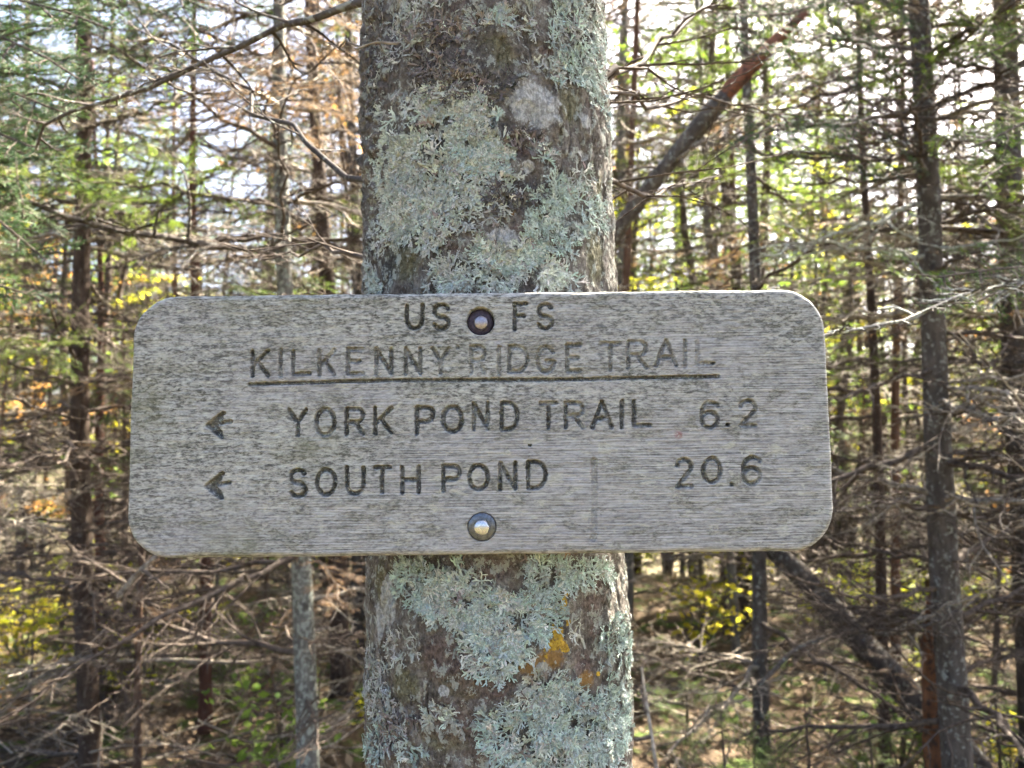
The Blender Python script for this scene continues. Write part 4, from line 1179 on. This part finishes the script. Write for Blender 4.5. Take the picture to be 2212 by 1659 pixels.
# ------------------------------------------------------------------ broken and leaning stems
def broken_stem(name, label, cat, pts, widths, bark, wood, seed, tip=None, ndead=0, k=16):
    """pts: (px, py, depth) along the stem; the last stretch (from index tip) is bare splintered wood"""
    rng = np.random.default_rng(seed)
    P = np.array([P2W(*p) for p in pts])
    base = P[0].copy()
    root = empty(name, tuple(base)); tag(root, label, cat)
    P = P - base
    n = 44
    d = np.concatenate([[0], np.cumsum(np.linalg.norm(np.diff(P, axis=0), axis=1))])
    s = np.linspace(0, d[-1], n)
    path = np.stack([np.interp(s, d, P[:, q]) for q in range(3)], 1)
    for _ in range(3): path[1:-1] = path[1:-1] * .5 + (path[:-2] + path[2:]) * .25
    rad = np.interp(s, d, np.array(widths)) / 2
    wob = 1 + (vnoise(np.arange(n)[:, None] * .6, np.arange(k)[None, :] * .9, seed, 3) - .5) * .22
    cut = n if tip is None else int(np.searchsorted(s, d[tip]))
    g = Geo(); g.tube(path[:cut], rad[:cut], k, True, wob[:cut]); link("trunk", g.mesh("trunk", [bark]), root)
    if tip is not None:
        g = Geo()
        m_ = n - cut + 3
        fl = np.linspace(0, 1, m_)
        wb2 = 1 + (vnoise(np.arange(k)[None, :] * 1.1 + fl[:, None] * .6, seed, 4, 8) - .5) * (.3 + 1.3 * fl[:, None] ** 2)
        g.tube(path[cut - 3:], rad[cut - 3:] * .86, k, True, wb2)
        ax = unit(path[-1] - path[-4])
        for q in range(14):                      # splinters
            o_ = rng.normal(0, .35, 3) * rad[cut]
            st = path[rng.integers(cut, n - 2)] + o_
            L = rng.uniform(.05, .16)
            g.tube(np.array([st, st + ax * L * .6 + rng.normal(0, .004, 3), st + ax * L]), np.array([.006, .004, .0008]), 4)
        link("broken_end", g.mesh("broken_end", [wood]), root)
    for q in range(ndead):
        i = rng.integers(4, n - 6)
        put_branch(root, path[i], rng.uniform(0, 6.28), rng.uniform(-.2, .6), rng.uniform(.25, .6), 'dead', rng)
    return root

broken_stem("leaning_tree", "leaning dead trunk snapped off at an orange splintered end, upper right of the lichened trunk", "tree",
            [(1010, 1560, 3.6), (1060, 1200, 3.3), (1150, 800, 3.0), (1329, 498, 2.8), (1470, 322, 2.7), (1592, 172, 2.6), (1660, 105, 2.58), (1742, 26, 2.55)], [.075, .07, .066, .06, .062, .066, .058, .022], M['bark_grey'], M['wood_red'], 201, 5, 26)
broken_stem("leaning_log", "dark mossy log slanting down to the right beneath the sign's right half", "log",
            [(2110, 1665, 3.45), (2000, 1540, 3.47), (1925, 1462, 3.5), (1860, 1388, 3.52), (1760, 1275, 3.56), (1665, 1180, 3.6), (1560, 1060, 3.7), (1440, 920, 3.85)], [.15, .14, .125, .11, .098, .09, .085, .08], M['bark_dark'], M['wood_red'], 202, None, 9)
broken_stem("broken_stump", "orange barkless stump snapped off beside the tall grey-brown trunk", "stump",
            [(2030, 1800, 2.75), (2018, 1640, 2.75), (2012, 1450, 2.75), (2008, 1380, 2.75), (2014, 1290, 2.75)], [.075, .068, .062, .058, .03], M['wood_orange'], M['wood_orange'], 203, 3, 0)
broken_stem("fallen_stick", "long pale fallen stick lying level across the lower left brush", "stick",
            [(180, 1430, 3.2), (380, 1425, 3.2), (520, 1432, 3.2), (640, 1420, 3.2), (760, 1400, 3.2)], [.012, .014, .014, .012, .006], M['twig_pale'], M['twig_pale'], 204, None, 2, 7)
broken_stem("leaning_stick", "thin bright yellowish stick leaning beside the lower right of the lichened trunk", "stick",
            [(1420, 1670, 1.9), (1400, 1540, 1.95), (1385, 1440, 2.0)], [.010, .009, .005], M['twig_pale'], M['twig_pale'], 205, None, 2, 7)
broken_stem("fallen_bough", "curved dead bough sweeping across below the sign's right end", "bough",
            [(1640, 1480, 2.6), (1720, 1400, 2.6), (1830, 1360, 2.6), (1920, 1372, 2.55), (2010, 1350, 2.5), (2120, 1290, 2.5)], [.014, .015, .015, .014, .011, .005], M['bark_grey'], M['twig'], 206, None, 5, 8)
broken_stem("split_stick", "pale split branch slanting up beneath the sign's left corner", "stick",
            [(255, 1290, 2.6), (300, 1235, 2.6), (345, 1195, 2.6), (400, 1150, 2.7)], [.02, .017, .013, .008], M['twig_pale'], M['twig_pale'], 207, None, 2, 8)

# ------------------------------------------------------------------ the woods behind
def far_bark():
    m = Mat("far_bark", 0.92, 0.12)
    c = m.co((1, 1, .3))
    n1 = m.noise(c, 26, 2, .65)
    a = m.ramp(n1, [(.3, (0.038, 0.029, 0.024)), (.7, (0.11, 0.09, 0.075))])
    b = m.ramp(n1, [(.3, (0.06, 0.034, 0.023)), (.7, (0.14, 0.085, 0.058))])
    c2_ = m.ramp(n1, [(.3, (0.07, 0.064, 0.056)), (.7, (0.19, 0.178, 0.155))])
    r = m.rnd()
    x = m.mix(m.ramp(r, [(.35, 0.0), (.45, 1.0)]), a, b)
    x = m.mix(m.ramp(r, [(.7, 0.0), (.8, 1.0)]), x, c2_)
    m.color(x); m.bump(n1, .8, .01)
    return m.m
M['far_bark'] = far_bark()

PROTO = []
for i_ in range(5):
    rg = np.random.default_rng(800 + i_)
    Ht = rg.uniform(4.6, 7.0)
    g, pts, rad = trunk_geo((0, 0, -.15), (rg.normal(0, .15), rg.normal(0, .15), Ht), rg.uniform(.032, .06), .014, rg, 9, 26)
    tm = g.mesh("trunk", [M['far_bark']])
    w_ = Geo()
    for q in range(56):
        z = rg.uniform(.15, Ht - 1.2); az = rg.uniform(0, 2 * PI); Lb = rg.uniform(.35, 1.0)
        p = np.array([np.interp(z, pts[:, 2], pts[:, k]) for k in range(3)])
        ax = arch(Lb, rg.uniform(-.1, .25), rg.uniform(-.15, .25), rg)
        c_, s_ = math.cos(az), math.sin(az)
        ax = np.stack([ax[:, 0] * c_ - ax[:, 1] * s_, ax[:, 0] * s_ + ax[:, 1] * c_, ax[:, 2]], 1) + p
        bough(ax, .011, .0035, rg, twig_len=.45, twig_gap=.1, sub=2, wood=w_, k=3, wiggle=.09, fine=1.9)
    bm_ = w_.mesh("branches", [M['twig'] if i_ % 2 else M['twig_pale']])
    # a few sprays of living and dead needles on the lower trunk
    w2, l2 = Geo(), Geo()
    for q in range(14):
        z = rg.uniform(.9, Ht - .5); az = rg.uniform(0, 2 * PI); Lb = rg.uniform(.4, .9)
        ax = arch(Lb, .25, .1, rg); c_, s_ = math.cos(az), math.sin(az)
        ax = np.stack([ax[:, 0] * c_ - ax[:, 1] * s_, ax[:, 0] * s_ + ax[:, 1] * c_, ax[:, 2] + z], 1)
        bough(ax, .008, .0025, rg, twig_len=.4, twig_gap=.1, sub=2, needle=(.03, .004, .012, .1), wood=w2, leaf=l2, bare=.2, k=3)
    sw = merged("sprays", w2, l2, M['twig'], M['needle_brown'] if i_ in (1, 3) else M['needle_green'])
    PROTO.append((Ht, tm, bm_, sw))

def to_px(x, y, z):
    dz = z - CAM_Z
    dep = y * CP + dz * SP
    return 1106 + FPX * x / dep

ZONES = [(170, "left of the dark brown trunk"), (600, "between dark brown trunk and slim grey fir"), (790, "just left of the lichened trunk"), (1345, "straight behind the lichened trunk"),
         (1615, "between lichened trunk and slender grey trunk"), (1985, "between slender grey and tall grey-brown trunks"), (99999, "right of the tall grey-brown trunk")]
def zone_of(x, y):
    px = to_px(x, y, gz(x, y) + 1.3)
    return next(t for lim, t in ZONES if px < lim)

LAB = []
def far_tree(x, y, i, rz, sc, seed, crown=True, small=False):
    Ht, tm, bm_, sw = PROTO[i]
    root = empty("dead_sapling" if small else "fir_tree", (x, y, gz(x, y)))
    root.rotation_euler = (random.Random(seed).gauss(0, .03), random.Random(seed + 1).gauss(0, .03), rz)
    root.scale = (sc, sc, sc)
    if small:
        kind = "low dead sapling " + ("close up" if y < 5 else "set back")
    else:
        kind = ("green-crowned" if crown else "bare twiggy") + " fir " + ("nearer" if y < 8 else "midway back" if y < 14 else "deep back")
    tag(root, None, "sapling" if small else "tree", "low dead saplings" if small else "firs in the woods behind")
    LAB.append((root, kind, x, y))
    link("trunk", tm, root)
    b = link("branches", bm_, root); b["kind"] = "stuff"
    s = link("sprays", sw, root); s["kind"] = "stuff"
    if crown:
        link("crown", CROWN[seed % 4], root, Matrix.Translation((0, 0, Ht * .28)))
    return root

rr_ = random.Random(4242)
placed = [(float(b[0]), float(b[1])) for _, b in T.values()] + [(float(MB[0]), float(MB[1]))]
tries = 0; nfar = 0
while nfar < 165 and tries < 6000:
    tries += 1
    y = 4.6 + 19 * rr_.random() ** 1.25
    x = rr_.uniform(-1, 1) * (.8 * y + 1.5)
    gap = .55 + .02 * y
    if any((x - a) ** 2 + (y - b) ** 2 < gap * gap for a, b in placed): continue
    placed.append((x, y))
    far_tree(x, y, rr_.randrange(5), rr_.uniform(0, 6.28), rr_.uniform(.8, 1.2) * (1.45 if y > 11 else 1.0), nfar + 7, crown=rr_.random() < (.9 if y > 15 else .5 if y > 11 else .08))
    nfar += 1

# low dead saplings that make the brush below the sign
tries = 0; nb = 0
while nb < 46 and tries < 3000:
    tries += 1
    y = 2.9 + 5.5 * rr_.random(); x = rr_.uniform(-1, 1) * (.72 * y + .2)
    if abs(x) < .45 and y < 3.4: continue
    if y < 5.2 and 1590 < to_px(x, y, .6) < 2000: continue
    if any((x - a) ** 2 + (y - b) ** 2 < .3 ** 2 for a, b in placed): continue
    placed.append((x, y))
    far_tree(x, y, rr_.choice((0, 2, 4, 1)), rr_.uniform(0, 6.28), rr_.uniform(.28, .46), 400 + nb, crown=False, small=True)
    nb += 1

# leafy saplings and shrubs: yellow-green autumn leaves, lit from behind
def leafy(seed, H, spread, nl, size, mat, stems=4):
    rg = np.random.default_rng(seed)
    w_, l_ = Geo(), Geo()
    tips = []
    for q in range(stems):
        az = rg.uniform(0, 6.28); top = np.array([math.cos(az) * spread * rg.uniform(.2, .6), math.sin(az) * spread * rg.uniform(.2, .6), H * rg.uniform(.7, 1)])
        st = np.array([t * top + np.array([0, 0, .12 * H * math.sin(t * PI)]) for t in np.linspace(0, 1, 7)]) + rg.normal(0, .01 * H, (7, 3)); st[0] = (0, 0, -.05)
        w_.tube(st, np.linspace(.009 * H + .002, .002, 7), 5)
        for k in range(int(5 + 3 * H)):
            f = rg.uniform(.25, 1); i = min(5, int(f * 6)); b = st[i]
            a2 = rg.uniform(0, 6.28); L = spread * rg.uniform(.25, .6)
            e = b + np.array([math.cos(a2) * L, math.sin(a2) * L, rg.uniform(-.1, .35) * L])
            w_.tube(np.array([b, (b + e) / 2 + rg.normal(0, .02, 3), e]), np.array([.004, .003, .0012]), 3)
            tips.append((b, e))
    n = nl
    idx = rg.integers(0, len(tips), n); f = rg.uniform(.25, 1.05, n)
    B = np.array([tips[i][0] for i in idx]); E = np.array([tips[i][1] for i in idx])
    p = B + (E - B) * f[:, None] + rg.normal(0, .02, (n, 3))
    d = rg.normal(0, 1, (n, 3)); d[:, 2] = d[:, 2] * .35 - .25; d /= np.linalg.norm(d, axis=1)[:, None]
    s = size * rg.uniform(.6, 1.2, n)
    nr = rg.normal(0, .45, (n, 3)) + np.array([0, 0, 1])
    l_.blades(p, p + d * s[:, None], s * .62, nr)
    return w_.mesh("stems", [M['twig']]), l_.mesh("leaves", [mat], False)
SHRUB = [leafy(900, .75, .6, 260, .055, M['leaf_yellow'], 5), leafy(901, .55, .6, 220, .06, M['leaf_green'], 5), leafy(902, .9, .7, 260, .05, M['leaf_orange'], 4), leafy(903, .6, .5, 200, .06, M['leaf_yellow'], 5)]
BIRCH = [leafy(910, 4.2, 1.5, 1500, .055, M['leaf_yellow'], 3), leafy(911, 5.0, 1.7, 1600, .055, M['leaf_green'], 3), leafy(912, 4.4, 1.5, 1300, .05, M['leaf_orange'], 3)]

def put_leafy(name, proto, x, y, rz, sc, label, cat, group):
    root = empty(name, (x, y, gz(x, y))); root.rotation_euler = (0, 0, rz); root.scale = (sc, sc, sc)
    tag(root, None, cat, group); LAB.append((root, label, x, y))
    link("stems" if name != "sapling" else "trunk", proto[0], root)
    link("leaves" if name != "sapling" else "crown", proto[1], root)
shr = random.Random(77)
for q in range(60):
    y = 3.0 + 6.0 * shr.random(); x = shr.uniform(-1, 1) * (.75 * y + .3)
    if abs(x) < .35 and y < 4: x += .8
    i = shr.choice((0, 0, 0, 1, 1, 1, 3, 3, 3, 2))
    if 1640 < to_px(x, y, .3) < 1850 and y < 4.6: continue
    put_leafy("shrub", SHRUB[i], x, y, shr.uniform(0, 6.3), shr.uniform(.6, 1.15),
              "low %s shrub %s" % (["yellow-leaved", "green-leaved", "orange-leaved", "broad-leaved"][i], "close up" if y < 5 else "set back"), "shrub", ["yellow shrubs", "green shrubs", "orange shrubs", "broad-leaved yellow shrubs"][i])
for q in range(70):
    y = 6.0 + 12 * shr.random(); x = shr.uniform(-1, 1) * (.8 * y)
    i = shr.choice((0, 0, 0, 1, 1, 1, 1, 2))
    put_leafy("sapling", BIRCH[i], x, y, shr.uniform(0, 6.3), shr.uniform(.85, 1.35),
              "backlit %s sapling %s" % (["yellow-leaved", "green-leaved", "orange-leaved"][i], "midway back" if y < 12 else "deep back"), "sapling", ["yellow saplings", "green saplings", "orange saplings"][i])

# fir seedlings near the ground
sd = np.random.default_rng(31)
for q, (px, py, Y) in enumerate([(1740, 1560, 3.2), (1560, 1600, 2.9), (1880, 1620, 3.0), (2150, 1520, 3.3), (330, 1400, 4.4), (380, 1360, 4.8), (70, 1330, 4.2), (560, 1480, 4.6), (1480, 1500, 4.0), (1660, 1620, 3.4)]):
    b = P2W(px, py, Y); z = gz(b[0], b[1])
    root = empty("fir_seedling", (float(b[0]), float(b[1]), z))
    lab = ["fir seedling just below the leaning log's foot", "fir seedling right beside the lichened trunk's lower right", "fir seedling at the bottom edge under the thin brown stem", "fir seedling at the lower right corner",
           "green fir seedling left of the thin red-brown trunk", "taller green fir seedling behind the thin red-brown trunk", "fir seedling at the left edge by the dark brown trunk", "fir seedling right of the thin red-brown trunk",
           "fir seedling in the gap right of the lichened trunk", "fir seedling at the foot of the slender straight grey trunk"][q]
    tag(root, lab, "seedling", "fir seedlings")
    h = max(.25, float(b[2]) - z + .1)
    g = Geo(); g.tube(np.array([[0, 0, -.05], [0.01, 0, h * .5], [0, .01, h]]), np.array([.008, .006, .002]), 6); link("trunk", g.mesh("trunk", [M['twig']]), root)
    for k in range(11):
        zz = h * (.15 + .8 * k / 10)
        put_branch(root, (0, 0, zz), sd.uniform(0, 6.28), sd.uniform(0, .35), (.42 * (1 - .65 * k / 10)) * sd.uniform(.8, 1.1), 'green', sd)

# litter on the floor
def litter():
    rg = np.random.default_rng(55)
    n = 9000
    y = 2.6 + 9 * rg.random(n) ** 1.3; x = rg.uniform(-1, 1, n) * (.8 * y)
    p = np.stack([x, y, ground_z(x, y) + rg.uniform(.01, .04, n)], 1)
    a = rg.uniform(0, 6.28, n); s = rg.uniform(.03, .07, n)
    d = np.stack([np.cos(a), np.sin(a), rg.normal(0, .35, n)], 1)
    g = Geo(); g.blades(p, p + d * s[:, None], s * .6, rg.normal(0, .4, (n, 3)) + np.array([0, 0, 1]))
    o = link("fallen_leaves", g.mesh("fallen_leaves", [M['litter']], False)); tag(o, "brown fallen leaves strewn over the forest floor", "leaves", None, "stuff")
    g = Geo()
    for q in range(900):
        yy = 2.8 + 6.5 * rg.random() ** 1.2; xx = rg.uniform(-1, 1) * .8 * yy
        L = rg.uniform(.15, .8); az = rg.uniform(0, 6.28); z0 = gz(xx, yy) + rg.uniform(0, .18)
        e = np.array([math.cos(az), math.sin(az), rg.normal(0, .3)]) * L
        b = np.array([xx, yy, z0])
        r0 = rg.uniform(.002, .006)
        g.tube(np.array([b, b + e * .5 + rg.normal(0, .03, 3), b + e]), np.array([r0, r0 * .8, r0 * .4]), 4)
    o = link("fallen_twigs", g.mesh("fallen_twigs", [M['twig_pale']])); tag(o, "tangle of pale dead twigs lying over the forest floor", "twigs", None, "stuff")
litter()

# each label names the stretch of woods between two trees one can find, and the order within it
ORD = ["first", "second", "third", "fourth", "fifth", "sixth", "seventh", "eighth", "ninth", "tenth", "eleventh", "twelfth", "thirteenth", "fourteenth", "fifteenth", "sixteenth", "seventeenth", "eighteenth", "nineteenth", "twentieth"]
bins = {}
for o, kind, x, y in LAB:
    bins.setdefault((kind, zone_of(x, y)), []).append((to_px(x, y, gz(x, y) + 1.3), o))
for (kind, zn), lst in bins.items():
    lst.sort(key=lambda t: t[0])
    for i, (_, o) in enumerate(lst):
        o["label"] = kind + ", " + zn + ((", " + ORD[min(i, 19)] + " from left") if len(lst) > 1 else "")
